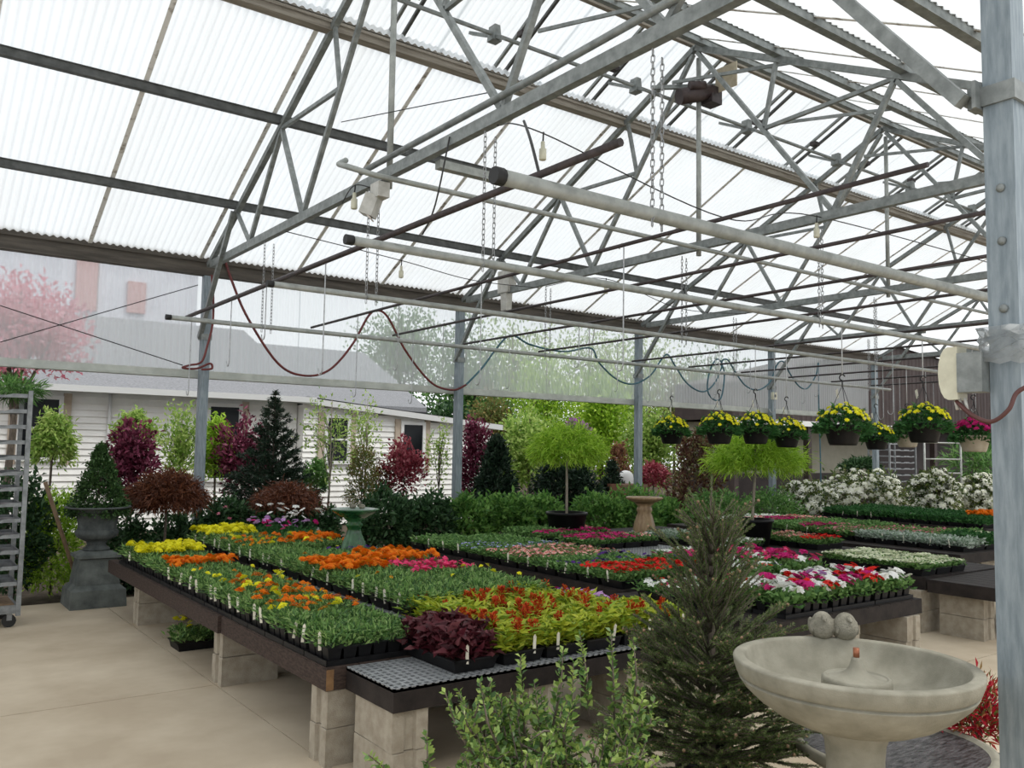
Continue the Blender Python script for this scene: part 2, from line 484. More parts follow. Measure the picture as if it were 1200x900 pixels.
BLOOM = {
    'orange': flat('bloom_orange', (0.92, 0.22, 0.008), (0.95, 0.33, 0.02), (0.85, 0.15, 0.006)),
    'yellow': flat('bloom_yellow', (0.95, 0.80, 0.01), (0.97, 0.88, 0.06)),
    'amber': flat('bloom_amber', (0.90, 0.28, 0.01), (0.92, 0.58, 0.02), (0.50, 0.08, 0.008)),
    'hotpink': flat('bloom_hotpink', (0.72, 0.035, 0.13), (0.80, 0.08, 0.22)),
    'magenta': flat('bloom_magenta', (0.46, 0.012, 0.12), (0.60, 0.02, 0.20)),
    'red': flat('bloom_red', (0.62, 0.01, 0.008), (0.76, 0.03, 0.02)),
    'white': flat('bloom_white', (0.84, 0.84, 0.78), (0.90, 0.90, 0.86)),
    'cream': flat('bloom_cream', (0.76, 0.80, 0.55), (0.84, 0.86, 0.68)),
    'pale': flat('bloom_pale_pink', (0.80, 0.40, 0.36), (0.86, 0.58, 0.52), (0.70, 0.16, 0.12)),
    'violet': flat('bloom_violet', (0.055, 0.02, 0.16), (0.10, 0.03, 0.22)),
    'lilac': flat('bloom_lilac', (0.50, 0.22, 0.55), (0.62, 0.36, 0.68)),
    'lavender': flat('bloom_lavender', (0.34, 0.34, 0.72), (0.5, 0.5, 0.8)),
    'rose': flat('bloom_rose', (0.66, 0.16, 0.24), (0.74, 0.26, 0.34)),
}
TAGM = solid('plant_tag_plastic', (0.78, 0.78, 0.66), (0.70, 0.62, 0.50), 30, 0.4)
POTM = solid('black_pot_plastic', (0.004, 0.004, 0.0045), (0.010, 0.010, 0.011), 12, 0.5, spec=0.25)

def foliage_mesh(kind, seed):
    rng = np.random.default_rng(seed)
    if kind == 'marigold':
        n = 90; r = 0.052; h = 0.10
        P = np.stack([rng.normal(0, r * 0.55, n), rng.normal(0, r * 0.55, n), rng.uniform(0.01, h * 0.85, n)], 1)
        D = np.stack([P[:, 0] * 16 + rng.normal(0, .4, n), P[:, 1] * 16 + rng.normal(0, .4, n), rng.uniform(.1, 1.0, n)], 1)
        V, F = leaf_geo(rng, P, D, rng.uniform(.03, .05, n), rng.uniform(.009, .014, n)); return np_mesh('foliage', V, F, G_MARI)
    if kind in ('broad', 'deep', 'silver'):
        n = 62; r = 0.05; h = 0.075
        P = np.stack([rng.normal(0, r * 0.5, n), rng.normal(0, r * 0.5, n), rng.uniform(0.0, h, n)], 1)
        D = np.stack([P[:, 0] * 18 + rng.normal(0, .5, n), P[:, 1] * 18 + rng.normal(0, .5, n), rng.uniform(.1, .9, n)], 1)
        V, F = leaf_geo(rng, P, D, rng.uniform(.03, .05, n), rng.uniform(.018, .028, n))
        return np_mesh('foliage', V, F, {'broad': G_BROAD, 'deep': G_DEEP, 'silver': G_GREY}[kind])
    if kind == 'celosia':
        n = 70; h = 0.17
        z = rng.uniform(0.0, h, n); a = rng.uniform(0, 6.28, n)
        P = np.stack([rng.normal(0, .014, n), rng.normal(0, .014, n), z], 1)
        D = np.stack([np.cos(a), np.sin(a), rng.uniform(.3, 1.3, n)], 1)
        V, F = leaf_geo(rng, P, D, rng.uniform(.05, .085, n), rng.uniform(.016, .026, n)); return np_mesh('foliage', V, F, G_LIME)
    if kind == 'wine':
        n = 60; h = 0.12
        z = rng.uniform(0.0, h, n); a = rng.uniform(0, 6.28, n)
        P = np.stack([rng.normal(0, .016, n), rng.normal(0, .016, n), z], 1)
        D = np.stack([np.cos(a), np.sin(a), rng.uniform(.1, 1.0, n)], 1)
        V, F = leaf_geo(rng, P, D, rng.uniform(.05, .08, n), rng.uniform(.024, .036, n), 0.3, 0.25); return np_mesh('foliage', V, F, G_PURP)
def petals(rng, c, r, up, rings, k):
    """rings of petals around c -> V,F"""
    up = np.asarray(up, float); up /= np.linalg.norm(up)
    s = np.cross(up, [0.3, 0.9, 0.1]); s /= np.linalg.norm(s); t = np.cross(up, s)
    Vs = []
    for j in range(rings):
        rr = r * (1 - 0.38 * j); lift = r * 0.35 * j
        for i in range(k - j):
            a = 6.283 * i / (k - j) + j * .5 + rng.normal(0, .1); w = 3.4 / k * rr
            d = np.cos(a) * s + np.sin(a) * t; e = -np.sin(a) * s + np.cos(a) * t
            b = c + up * lift
            Vs += [b, b + d * rr * .6 + e * w * .6 + up * rr * .28, b + d * rr + up * rr * .12, b + d * rr * .6 - e * w * .6 + up * rr * .28]
    return np.array(Vs)
def bloom_mesh(style, col, seed, n, h):
    rng = np.random.default_rng(seed); Vs = []
    if style == 'plume':
        for i in range(n):
            x, y = rng.normal(0, .014, 2); z0 = h * rng.uniform(.75, 1.0); m = 26
            z = rng.uniform(0, .085, m); a = rng.uniform(0, 6.28, m); rad = .012 * (1 - z / .1)
            P = np.stack([x + rad * np.cos(a), y + rad * np.sin(a), z0 + z], 1)
            D = np.stack([np.cos(a) * .5, np.sin(a) * .5, np.ones(m)], 1)
            Vs.append(leaf_geo(rng, P, D, .028, .010)[0])
        V = np.concatenate(Vs)
        return np_mesh('blossom_cluster', V, np.arange(len(V)).reshape(-1, 4), BLOOM[col] if col in BLOOM else col)
    sizes = {'pom': (.021, 3, 8), 'bigpom': (.030, 3, 9), 'disc': (.019, 1, 5), 'trumpet': (.033, 1, 6), 'tiny': (.010, 1, 4), 'small': (.014, 1, 5)}
    r0, rings, k = sizes[style]
    for i in range(n):
        x, y = rng.uniform(-.046, .046, 2)
        c = np.array([x, y, h * rng.uniform(.88, 1.12)])
        up = np.array([x * 7 + rng.normal(0, .22) - .2, y * 7 + rng.normal(0, .22) - .3, 1.0])
        Vs.append(petals(rng, c, r0 * rng.uniform(.85, 1.15), up, rings, k))
    V = np.concatenate(Vs)
    return np_mesh('blossom_cluster', V, np.arange(len(V)).reshape(-1, 4), BLOOM[col])
FOL, BLM = {}, {}
def fol(kind, i):
    k = (kind, i % 3)
    if k not in FOL: FOL[k] = foliage_mesh(kind, 17 + i % 3 * 7 + len(FOL))
    return FOL[k]
def blm(style, col, n, h, i):
    k = (style, col, n, h, i % 3)
    if k not in BLM: BLM[k] = bloom_mesh(style, col, 91 + len(BLM), n, h)
    return BLM[k]
PLUME = flat('plume_red', (0.42, 0.03, 0.012), (0.55, 0.06, 0.02), (0.6, 0.14, 0.02))

# plant kinds: foliage, plant height factor, list of (probability, style, colour, count, height)
KIND = {
    'marigold_green': ('marigold_plant', 'marigold', 1.0, []),
    'marigold_half': ('marigold_plant', 'marigold', 1.0, [(.45, 'bigpom', 'yellow', 2, .13)]),
    'marigold_few': ('marigold_plant', 'marigold', 1.0, [(.12, 'pom', 'yellow', 1, .115), (.06, 'pom', 'amber', 1, .115)]),
    'marigold_mixed': ('marigold_plant', 'marigold', 1.0, [(.40, 'bigpom', 'orange', 2, .12), (.22, 'pom', 'amber', 2, .115), (.12, 'bigpom', 'yellow', 1, .115)]),
    'marigold_orange': ('marigold_plant', 'marigold', 1.0, [(.97, 'bigpom', 'orange', 6, .12)]),
    'marigold_yellow': ('marigold_plant', 'marigold', 1.0, [(1, 'bigpom', 'yellow', 8, .125)]),
    'hotpink': ('impatiens_plant', 'broad', 1.0, [(1, 'disc', 'hotpink', 7, .10)]),
    'pansy_violet': ('pansy_plant', 'broad', .9, [(.6, 'disc', 'violet', 2, .10), (.06, 'disc', 'yellow', 1, .10)]),
    'pansy_mixed': ('pansy_plant', 'broad', .9, [(.3, 'trumpet', 'lilac', 2, .10), (.25, 'disc', 'pale', 2, .105), (.25, 'disc', 'violet', 2, .10), (.1, 'disc', 'magenta', 2, .1)]),
    'celosia': ('celosia_plant', 'celosia', .62, [(.42, 'plume', 'PLUME', 3, .15)]),
    'celosia_lime': ('celosia_plant', 'celosia', .62, [(.2, 'plume', 'PLUME', 2, .16)]),
    'wine': ('coleus_plant', 'wine', .95, []),
    'green': ('bedding_plant', 'broad', 1.0, []),
    'deepgreen': ('bedding_plant', 'deep', 1.1, [(.06, 'small', 'white', 1, .08)]),
    'lavender': ('lobelia_plant', 'broad', .9, [(.8, 'small', 'lavender', 5, .085)]),
    'pale': ('impatiens_plant', 'broad', .9, [(.95, 'disc', 'pale', 5, .09)]),
    'red': ('salvia_plant', 'broad', .9, [(1, 'disc', 'red', 6, .105)]),
    'magenta': ('impatiens_plant', 'broad', .9, [(1, 'disc', 'magenta', 6, .095)]),
    'pinkwhite': ('begonia_plant', 'broad', .9, [(.6, 'disc', 'pale', 3, .09), (.4, 'disc', 'white', 3, .09)]),
    'white': ('alyssum_plant', 'broad', .8, [(1, 'small', 'white', 30, .08)]),
    'cream': ('alyssum_plant', 'broad', .8, [(1, 'small', 'cream', 30, .085)]),
    'pansy_white_red': ('pansy_plant', 'broad', .9, [(.35, 'trumpet', 'white', 2, .09), (.2, 'disc', 'red', 2, .09), (.15, 'disc', 'violet', 2, .09), (.2, 'disc', 'magenta', 2, .09)]),
    'petunia_mixed': ('petunia_plant', 'broad', 1.0, [(.40, 'trumpet', 'white', 4, .10), (.26, 'trumpet', 'magenta', 4, .105), (.18, 'trumpet', 'red', 4, .10), (.05, 'trumpet', 'lilac', 3, .105)]),
    'petunia_pink': ('petunia_plant', 'broad', 1.0, [(.4, 'trumpet', 'magenta', 3, .105), (.25, 'trumpet', 'hotpink', 2, .11), (.2, 'trumpet', 'white', 2, .1)]),
    'rose': ('begonia_plant', 'broad', .8, [(.85, 'small', 'rose', 7, .08)]),
    'silver': ('dusty_miller', 'silver', .9, []),
    'tall_white': ('cosmos_plant', 'deep', 1.3, [(.35, 'trumpet', 'white', 1, .22), (.3, 'trumpet', 'lilac', 1, .16), (.2, 'trumpet', 'magenta', 1, .15)]),
}
def tray_mesh(lx, ly, h=0.06):
    mb = MB()
    mb.frust(0, 0, 0, h, lx / 2 - .02, ly / 2 - .02, lx / 2 - .006, ly / 2 - .006, top=False)
    # rim
    a, b = lx / 2, ly / 2
    for (x0, x1, y0, y1) in ((-a, a, -b, -b + .014), (-a, a, b - .014, b), (-a, -a + .014, -b, b), (a - .014, a, -b, b)):
        mb.box(x0, x1, y0, y1, h - .004, h + .004)
    mb.add([(-a + .01, -b + .01, h - .018), (a - .01, -b + .01, h - .018), (a - .01, b - .01, h - .018), (-a + .01, b - .01, h - .018)], [(0, 1, 2, 3)], 1)
    return mb.mesh('tray', [POTM, SOIL])
TRAYM = {0: tray_mesh(.535, .275), 1: tray_mesh(.275, .535)}
_ptm = MB().frust(0, 0, 0, .078, .029, .029, .039, .039, top=False)
_ptm.box(-.042, .042, -.042, .042, .074, .081)
POTMESH = _ptm.mesh('pot', POTM)
OPENT = {}
def open_tray(lx, ly):
    k = (lx, ly)
    if k not in OPENT:
        mb = MB(); a, b = lx / 2, ly / 2
        mb.box(-a, a, -b, b, 0, .006)
        for (x0, x1, y0, y1) in ((-a, a, -b, -b + .008), (-a, a, b - .008, b), (-a, -a + .008, -b, b), (a - .008, a, -b, b)):
            mb.box(x0, x1, y0, y1, .006, .028)
        OPENT[k] = mb.mesh('tray', POTM)
    return OPENT[k]
_t = MB().box(-.007, .007, -.0012, .0012, 0, .075); _t.add([(-.007, 0, .075), (.007, 0, .075), (0, 0, .085)], [(0, 1, 2)])
TAGMESH = _t.mesh('plant_tag', TAGM)
ZT = 0.492
_rt = random.Random(5)
TC = [0]
def tray(x0, y0, long, kind, label, group, z=ZT, pots=False, grid=None, tags=(), h=None, rz=0.0):
    """flat with its corner (smallest X, Y) at x0,y0; long=0 along X, 1 along Y"""
    lx, ly = (.535, .275) if long == 0 else (.275, .535)
    pname, fkind, hf, blooms = KIND[kind]
    cx, cy = x0 + lx / 2, y0 + ly / 2
    t = thing('bedding_flat', label, 'flower tray', (cx, cy, z), group, rz)
    link('tray', open_tray(lx, ly) if pots else TRAYM[long], t)
    nxp, nyp = grid or ((6, 3) if long == 0 else (3, 6))
    sx, sy = (lx - .02) / nxp, (ly - .02) / nyp
    base = .066 if pots else .045
    for i in range(nxp):
        for j in range(nyp):
            TC[0] += 1
            px, py = -lx / 2 + .01 + sx * (i + .5), -ly / 2 + .01 + sy * (j + .5)
            if pots: link('pot', POTMESH, t, (px, py, .006))
            s = _rt.uniform(.88, 1.18) * max(sx, sy) / .088
            rot = (0, 0, _rt.uniform(0, 6.28))
            pl = link(pname, fol(fkind, TC[0]), t, (px + _rt.uniform(-.006, .006), py + _rt.uniform(-.006, .006), base), rot, (s, s, s * hf))
            u = _rt.random(); acc = 0
            for pr, st, col, n, hh in blooms:
                acc += pr
                if u < acc:
                    link('blossom_cluster', blm(st, PLUME if col == 'PLUME' else col, n, hh, TC[0]), pl)
                    break
    for (tx, ty) in tags:
        if _rt.random() < 0.42: continue
        ty += _rt.uniform(-.25, .25) if abs(tx) > .9 else 0
        link('plant_tag', TAGMESH, t, (tx * lx / 2, ty * ly / 2, base - .004), (_rt.uniform(-.15, .15), _rt.uniform(-.15, .15), _rt.uniform(-.9, -.2)), 1.15)
    return t

# ------------------------------------------------------------------ benches on concrete blocks
BLOCK = solid('concrete_block', (0.30, 0.26, 0.20), (0.42, 0.375, 0.30), 12, 0.9, 0, 0.5, 160, spec=0.2)
BOARD = solid('bench_board', (0.030, 0.020, 0.016), (0.068, 0.046, 0.037), 8, 0.75, 0, 0.2, 60, stretch=(3, 3, 12), spec=0.25)
BOARDB = solid('bench_board_dark', (0.013, 0.010, 0.009), (0.030, 0.023, 0.020), 9, 0.7, 0, 0.15, 60, spec=0.25)
ENDGR = solid('bench_end_grain', (0.16, 0.085, 0.035), (0.25, 0.14, 0.06), 20, 0.8)
GRIDM = solid('bench_grid', (0.20, 0.21, 0.215), (0.27, 0.28, 0.285), 10, 0.45)
def block_mesh(a, b):
    """hollow block a (x) by b (y), .19 high, cores open at the top, grooves at the ends"""
    mb = MB(); h = .186
    lo = a > b
    L, w = (a, b) if lo else (b, a)
    # outline with end grooves
    g = .018
    out = [(-L / 2, -w / 2), (L / 2, -w / 2), (L / 2, -w / 6), (L / 2 - g, -w / 8), (L / 2 - g, w / 8), (L / 2, w / 6), (L / 2, w / 2),
           (-L / 2, w / 2), (-L / 2, w / 6), (-L / 2 + g, w / 8), (-L / 2 + g, -w / 8), (-L / 2, -w / 6)]
    if not lo: out = [(-y, x) for x, y in out]
    n = len(out)
    vs = [(x, y, 0) for x, y in out] + [(x, y, h - .004) for x, y in out] + [(x * .985, y * .975, h) for x, y in out]
    fs = [(i, (i + 1) % n, n + (i + 1) % n, n + i) for i in range(n)] + [(n + i, n + (i + 1) % n, 2 * n + (i + 1) % n, 2 * n + i) for i in range(n)]
    fs += [tuple(range(2 * n, 3 * n)), tuple(range(n))[::-1]]
    mb.add(vs, fs)
    return mb.mesh('concrete_block', BLOCK)
BM = {0: block_mesh(.39, .19), 1: block_mesh(.19, .39)}
def stack(x, y, o, label, group, n=2):
    """o=0 long side along X"""
    for k in range(n):
        b = link('concrete_block', BM[o], None, (x + _rt.uniform(-.006, .006), y + _rt.uniform(-.006, .006), k * .19), (0, 0, _rt.uniform(-.02, .02)))
        tag(b, label + (', topmost of its stack' if k == n - 1 else ', lowest of its stack'), 'concrete block', group)
ZB0, ZB1 = .378, .484
def bench(x0, x1, y0, y1, label, style='wood', blocks=(), blabel='', grid_area=None, ends=None, group=None, dz=0.0):
    ZB0, ZB1 = .378 + dz, .484 + dz
    t = thing('display_bench', label, 'bench', ((x0 + x1) / 2, (y0 + y1) / 2, ZB0), group)
    bm_ = BOARD if style == 'wood' else BOARDB
    for (a, b, c, d) in ((x0, x0 + .04, y0, y1), (x1 - .04, x1, y0, y1), (x0 + .04, x1 - .04, y0, y0 + .04), (x0 + .04, x1 - .04, y1 - .04, y1)):
        MB().box(a, b, c, d, ZB0, ZB1).build('side_board', bm_, t)
    if ends:
        MB().box(x0 + .001, x0 + .041, y0 - .002, y0, ZB0 + .002, ZB1 - .002).build('end_grain', ENDGR, t)
    if style == 'grid':
        MB().box(x0 + .01, x1 - .01, y0 + .01, y1 - .01, ZB1 - .05, ZB1 - .045).build('under_sheet', DARK, t)
        mb = MB(); s = .042
        ga = grid_area or (x0, x1, y0, y1)
        nxg = int((x1 - x0) / s); nyg = int((y1 - y0) / s)
        for i in range(nxg + 1):
            x = x0 + (x1 - x0) * i / nxg; w = .0085 if i not in (0, nxg) else .012
            mb.box(max(x - w, x0), min(x + w, x1), y0, y1, ZB1 - .012, ZB1 + .006)
        for i in range(nyg + 1):
            y = y0 + (y1 - y0) * i / nyg; w = .0085 if i not in (0, nyg) else .012
            mb.box(x0, x1, max(y - w, y0), min(y + w, y1), ZB1 - .012, ZB1 + .0055)
        g = mb.build('grid_top', GRIDM, t); g['kind'] = 'stuff'
    else:
        n = max(2, int((x1 - x0) / .15)); w = (x1 - x0) / n
        for i in range(n):
            MB().box(x0 + w * i + .004, x0 + w * (i + 1) - .004, y0, y1, ZB1, ZB1 + .007).build('deck_slat', bm_, t)
    for (bx, by, o) in blocks:
        stack(bx, by, o, blabel, 'concrete blocks under the benches')
    return t
bench(1.895, 2.63, 4.085, 5.70, 'brown wooden bench with bare end grain corner under the front marigolds', 'wood',
      [(2.10, 4.19, 0), (2.15, 5.93 - .01, 0)], 'concrete block under the brown wooden marigold bench', ends=True)
bench(1.875, 2.63, 5.71, 8.95, 'long brown wooden bench under the yellow marigolds near the urn', 'wood',
      [(2.17, 8.25, 0)], 'concrete block under the far end of brown marigold bench')
bench(2.0, 4.12, 3.58, 4.075, 'black bench with bare grid top beside the wine red coleus', 'grid',
      [(2.11, 3.79, 1), (2.9, 3.80, 1), (3.6, 3.8, 1)], 'concrete block under the black grid bench')
bench(2.66, 4.12, 4.09, 4.55, 'black grid bench under the lime celosia flats', 'grid')
bench(2.66, 3.76, 4.57, 6.8, 'raised grid bench under the wide double row of marigolds', 'grid', [(2.9, 4.75, 0), (3.5, 4.75, 0)], 'concrete block under the double row marigold bench', dz=.08)
bench(2.66, 3.76, 6.82, 9.25, 'raised dark wooden bench under the green glazed birdbath', 'dark', dz=.08)
bench(4.88, 6.05, 5.06, 8.5, 'dark wooden bench with red and pale pink bedding flats', 'dark', [(5.05, 5.2, 1), (5.9, 5.2, 1)], 'concrete block under the red bedding bench')
bench(4.72, 6.68, 3.58, 4.22, 'dark wooden bench of mixed petunias behind the stone bird fountain', 'dark',
      [(6.5, 3.75, 1), (4.85, 3.78, 1)], 'concrete block under the mixed petunia bench')
bench(4.72, 5.78, 4.52, 5.0, 'narrow dark bench of white and red pansies behind the spruce', 'dark')
bench(5.82, 7.22, 4.55, 5.75, 'dark wooden bench of pink petunias', 'dark', [(6.0, 4.75, 1), (7.1, 4.75, 1)], 'concrete block under the pink petunia bench')
bench(6.42, 7.7, 5.95, 8.95, 'bench with bare grid top in front of the tan birdbath', 'grid', [(6.6, 6.1, 0)], 'concrete block under the tan birdbath bench')
bench(7.82, 9.6, 5.9, 9.2, 'dark bench carrying the tan birdbath and potted lime maple', 'dark', [(8.0, 6.05, 0), (9.4, 6.05, 0)], 'concrete block under the lime maple bench')
bench(7.84, 9.4, 4.16, 5.5, 'dark wooden bench of cream alyssum', 'dark', [(7.95, 4.26, 0)], 'concrete block under the cream alyssum bench')
bench(7.75, 9.6, 3.45, 4.10, 'empty slatted bench on pale blocks by the foreground post', 'dark', [(7.98, 3.86, 1), (9.3, 3.86, 1)], 'pale concrete block under the empty slatted bench')
bench(10.0, 12.3, 4.9, 9.4, 'long dark bench of silver dusty miller and rose begonias', 'dark', [(10.2, 5.1, 0), (10.9, 5.1, 0), (11.8, 5.1, 0)], 'concrete block under the dusty miller bench')
bench(13.9, 16.0, 6.4, 9.5, 'farthest dark bench of plain green bedding plants', 'dark', [(14.1, 6.6, 0), (15.6, 6.6, 0)], 'concrete block under the farthest green bench')

# ------------------------------------------------------------------ flats
def col(x0, ys, long, kinds, where, dy=.285, pots=False, tags=(), grid=None, z=ZT):
    for k, kind in enumerate(kinds):
        if kind is None: continue
        nm = DESC[kind]
        tray(x0, ys + dy * k, long, kind, 'black flat of ' + nm + ' ' + where, 'bedding flats ' + where, pots=pots, tags=tags, grid=grid, z=z)
DESC = {'marigold_green': 'unopened green marigolds', 'marigold_few': 'green marigolds with a few yellow blooms', 'marigold_mixed': 'mixed orange and gold marigolds',
        'marigold_orange': 'solid orange marigolds', 'marigold_yellow': 'bright yellow marigolds', 'hotpink': 'hot pink impatiens', 'pansy_violet': 'dark violet pansies',
        'pansy_mixed': 'mixed pastel pansies', 'celosia': 'lime celosia with red plumes', 'celosia_lime': 'lime celosia', 'wine': 'wine red coleus', 'green': 'light green seedlings',
        'deepgreen': 'deep green bedding plants', 'lavender': 'lavender lobelia', 'pale': 'pale salmon impatiens', 'red': 'scarlet salvia', 'magenta': 'magenta impatiens',
        'pinkwhite': 'pink and white begonias', 'white': 'white alyssum', 'cream': 'cream alyssum', 'pansy_white_red': 'white and red pansies', 'petunia_mixed': 'mixed white, red and magenta petunias',
        'petunia_pink': 'pink petunias', 'rose': 'rose begonias', 'silver': 'silver dusty miller', 'tall_white': 'tall white and mauve flowers'}
LT = ((-.97, -.5), (-.97, .4))
mg, mm, mo, my, mf = 'marigold_green', 'marigold_mixed', 'marigold_orange', 'marigold_yellow', 'marigold_few'
col(1.905, 4.11, 0, [mg, mg, mm, mm, mm, mm, mm, mf, mf, mg, mo, mg, mg, my, my, mg], 'on the brown front bench', pots=True, tags=LT)
ZB = .572
col(2.67, 4.60, 0, [mg, mg, mf, mg, mo, mo, mf, mf, mg, mg, mm, mm, mm, mg, my, my], 'on the raised double row', tags=LT, z=ZB)
col(3.215, 4.60, 0, [mg, mf, mf, 'hotpink', 'hotpink', mo, mo, 'pansy_violet', 'pansy_violet', None, mm, mo, mm, 'tall_white', 'tall_white', 'tall_white'],
    'on the inner raised row', tags=((.2, -.9),), z=ZB)
CT = ((-.4, -.97), (.5, -.97))
col(2.36, 3.63, 1, ['wine'], 'at the edge of the black grid bench', tags=CT, grid=(3, 5))
for i in range(4):
    col(2.66 + .285 * i, 3.63, 1, ['celosia' if i < 2 else 'celosia_lime'], 'beside the wine red coleus', tags=CT, grid=(3, 5))
for i, k in enumerate(['celosia_lime', 'celosia', 'celosia', 'celosia_lime']):
    col(2.68 + .285 * i, 4.19, 1, [k], 'behind the other celosia', grid=(3, 5))
col(3.82, 4.2, 1, ['pansy_mixed'], 'behind the lime celosia'); col(3.82, 3.63, 1, ['celosia_lime'], 'at the end of the black grid bench', tags=CT)
C_ = [ 'red', 'red', 'pansy_violet', 'green', 'pale', 'pale', 'pale', 'lavender', 'lavender', 'green', 'green', 'green']
col(4.91, 5.1, 0, C_, 'on the red bedding bench', tags=((-.97, 0),))
col(5.47, 5.1, 0, ['red', 'red', 'pansy_violet', 'pansy_violet', 'pale', 'pale', 'pale', 'lavender', 'green', 'green', 'green', None], 'on the inner side of red bedding bench')
col(4.74, 4.50, 0, ['pansy_white_red'], 'behind the spruce'); col(5.28, 4.53, 0, ['pansy_white_red'], 'behind the spruce')
col(4.74, 4.21, 0, ['pansy_white_red'], 'behind the spruce'); 
for i, k in enumerate(['petunia_mixed', 'petunia_mixed', 'petunia_mixed']):
    col(5.0 + .545 * i, 3.62, 0, [k, k], 'on the bench behind the stone birds', dy=.283, pots=True, grid=(5, 3))
for i in range(2):
    col(5.86 + .56 * i, 4.60, 0, ['petunia_pink' if i else 'pansy_white_red', 'petunia_pink', 'petunia_pink', 'pansy_white_red'], 'on the pink petunia bench', pots=True, grid=(5, 3))
col(6.45, 7.25, 1, ['magenta'], 'in front of the tan birdbath', dy=.54); col(6.74, 7.25, 1, ['magenta'], 'in front of the tan birdbath', dy=.54)
col(7.03, 7.25, 1, ['magenta'], 'in front of the tan birdbath', dy=.54); col(7.32, 7.25, 1, ['pinkwhite'], 'in front of the tan birdbath', dy=.54)
col(6.45, 8.05, 0, ['magenta', 'green', 'green'], 'at the far end of the grid bench'); col(7.05, 8.05, 0, ['magenta', 'pinkwhite', 'green'], 'at the far end of the grid bench')
col(6.46, 6.0, 0, ['white'], 'alone on the bare grid bench'); col(7.02, 6.0, 0, ['white'], 'beside the other white flat on grid bench')
for i in range(3):
    col(7.86 + .28 * i, 4.2, 1, ['cream', 'cream'], 'on the dark alyssum bench', dy=.545)
col(7.9, 6.4, 0, ['white', 'pinkwhite', 'pinkwhite', 'silver', 'silver'], 'by the lime maple pot'); col(8.9, 6.0, 0, ['red', 'pale', 'pale', 'green', 'deepgreen', 'silver', 'silver'], 'behind the lime maple pot')
for i in range(3):
    x = 10.3 + .56 * i
    ks = [['silver', 'silver', 'silver', 'silver', 'silver', 'rose', 'rose', 'magenta', 'green', 'green', 'rose', 'pale', 'white', 'white'],
          ['deepgreen', 'deepgreen', 'rose', 'rose', 'rose', 'rose', 'rose', 'rose', 'green', 'green', 'magenta', 'magenta', 'white', 'white'],
          ['deepgreen', 'cream', 'green', 'rose', 'rose', 'rose', 'green', 'green', 'green', 'green', 'pale', 'pale', 'white', 'white']][i]
    col(x, 5.0, 0, ks, 'on the long dusty miller bench', grid=(5, 3), tags=((-.97, 0),))
for i in range(3):
    col(14.0 + .56 * i, 6.5, 0, ['marigold_orange' if (k < 2 and i > 0) else 'deepgreen' for k in range(10)], 'on the farthest bench', grid=(5, 3), tags=((-.97, 0),))
# flat standing on the floor under the bench
tray(1.98, 6.95, 0, 'marigold_half', 'black flat of marigolds with yellow blooms on the floor under the bench', None, z=0.0, grid=(5, 3))

# ------------------------------------------------------------------ hanging pipe grid
ZP = 2.80
PIPES = [(8.445, 2.18, 14.8, .024, 'thin pale pipe hung along the clear wall, ending by the first post'),
         (6.157, 2.30, 12.6, .024, 'thin pale pipe hung under the ridge'),
         (4.525, 2.15, 15.0, .027, 'pale pipe with a capped end hung on double chain'),
         (3.026, 2.14, 15.0, .036, 'thick grey pipe hung on chain nearest the foreground post')]
for Y, a, b, r, lb in PIPES:
    t = thing('hanging_pipe', lb, 'pipe', (a, Y, ZP), None)
    MB().tube([(a, Y, ZP), (b, Y, ZP)], r, 10).build('pipe', WHPIPE, t)
    MB().tube([(a - .02, Y, ZP), (a + .03, Y, ZP)], r * 1.12, 10).build('end_cap', DARK, t)
for Y, xa, xb, lb in ((5.62, 2.75, 15, 'slim conduit running along the bottom chords below the floodlight'), (5.28, 3.2, 15, 'pale square rail running beside the floodlight conduit')):
    mb = MB()
    if 'square' in lb: mb.box(xa, xb, Y - .035, Y + .035, 3.64, 3.70)
    else: mb.tube([(xa, Y + .25, 3.76), (xa - .08, Y + .2, 3.70), (xa - .05, Y, 3.62), (xa + .1, Y - .02, 3.60), (xb, Y - .02, 3.60)], .022, 8)
    mb.top('conduit' if 'conduit' in lb else 'rail', WHPIPE, lb, 'conduit' if 'conduit' in lb else 'rail')
BX = [(2.43, 8.72, 2.55), (3.67, 8.55, 1.9), (4.62, 8.5, 1.6), (5.64, 8.6, 1.6), (6.78, 8.6, 1.6), (8.44, 8.6, 1.6), (9.6, 8.6, 1.7), (10.8, 8.6, 1.7), (12.0, 8.6, 1.7), (13.2, 8.6, 1.7), (14.4, 8.6, 1.7)]
for i, (X, ya, yb) in enumerate(BX):
    mb = MB().tube([(X, ya, ZP + .058), (X, yb, ZP + .085)], .013 if i else .019, 8)
    mb.top('iron_pipe', BLKPIPE, 'thin black iron pipe lying across the hung pipes' if i else 'black iron pipe crossing over the capped ends of hung pipes', 'pipe', 'black iron pipes on the hung pipe grid')
# conduit along the floodlight truss
MB().tube([(TX[0] - .03, 6.35, 3.86), (TX[0] - .03, 4.0, 3.86), (TX[0] - .03, 2.4, 3.88)], .024, 8).top('conduit', GALV, 'grey conduit on top of the floodlight truss chord', 'conduit')
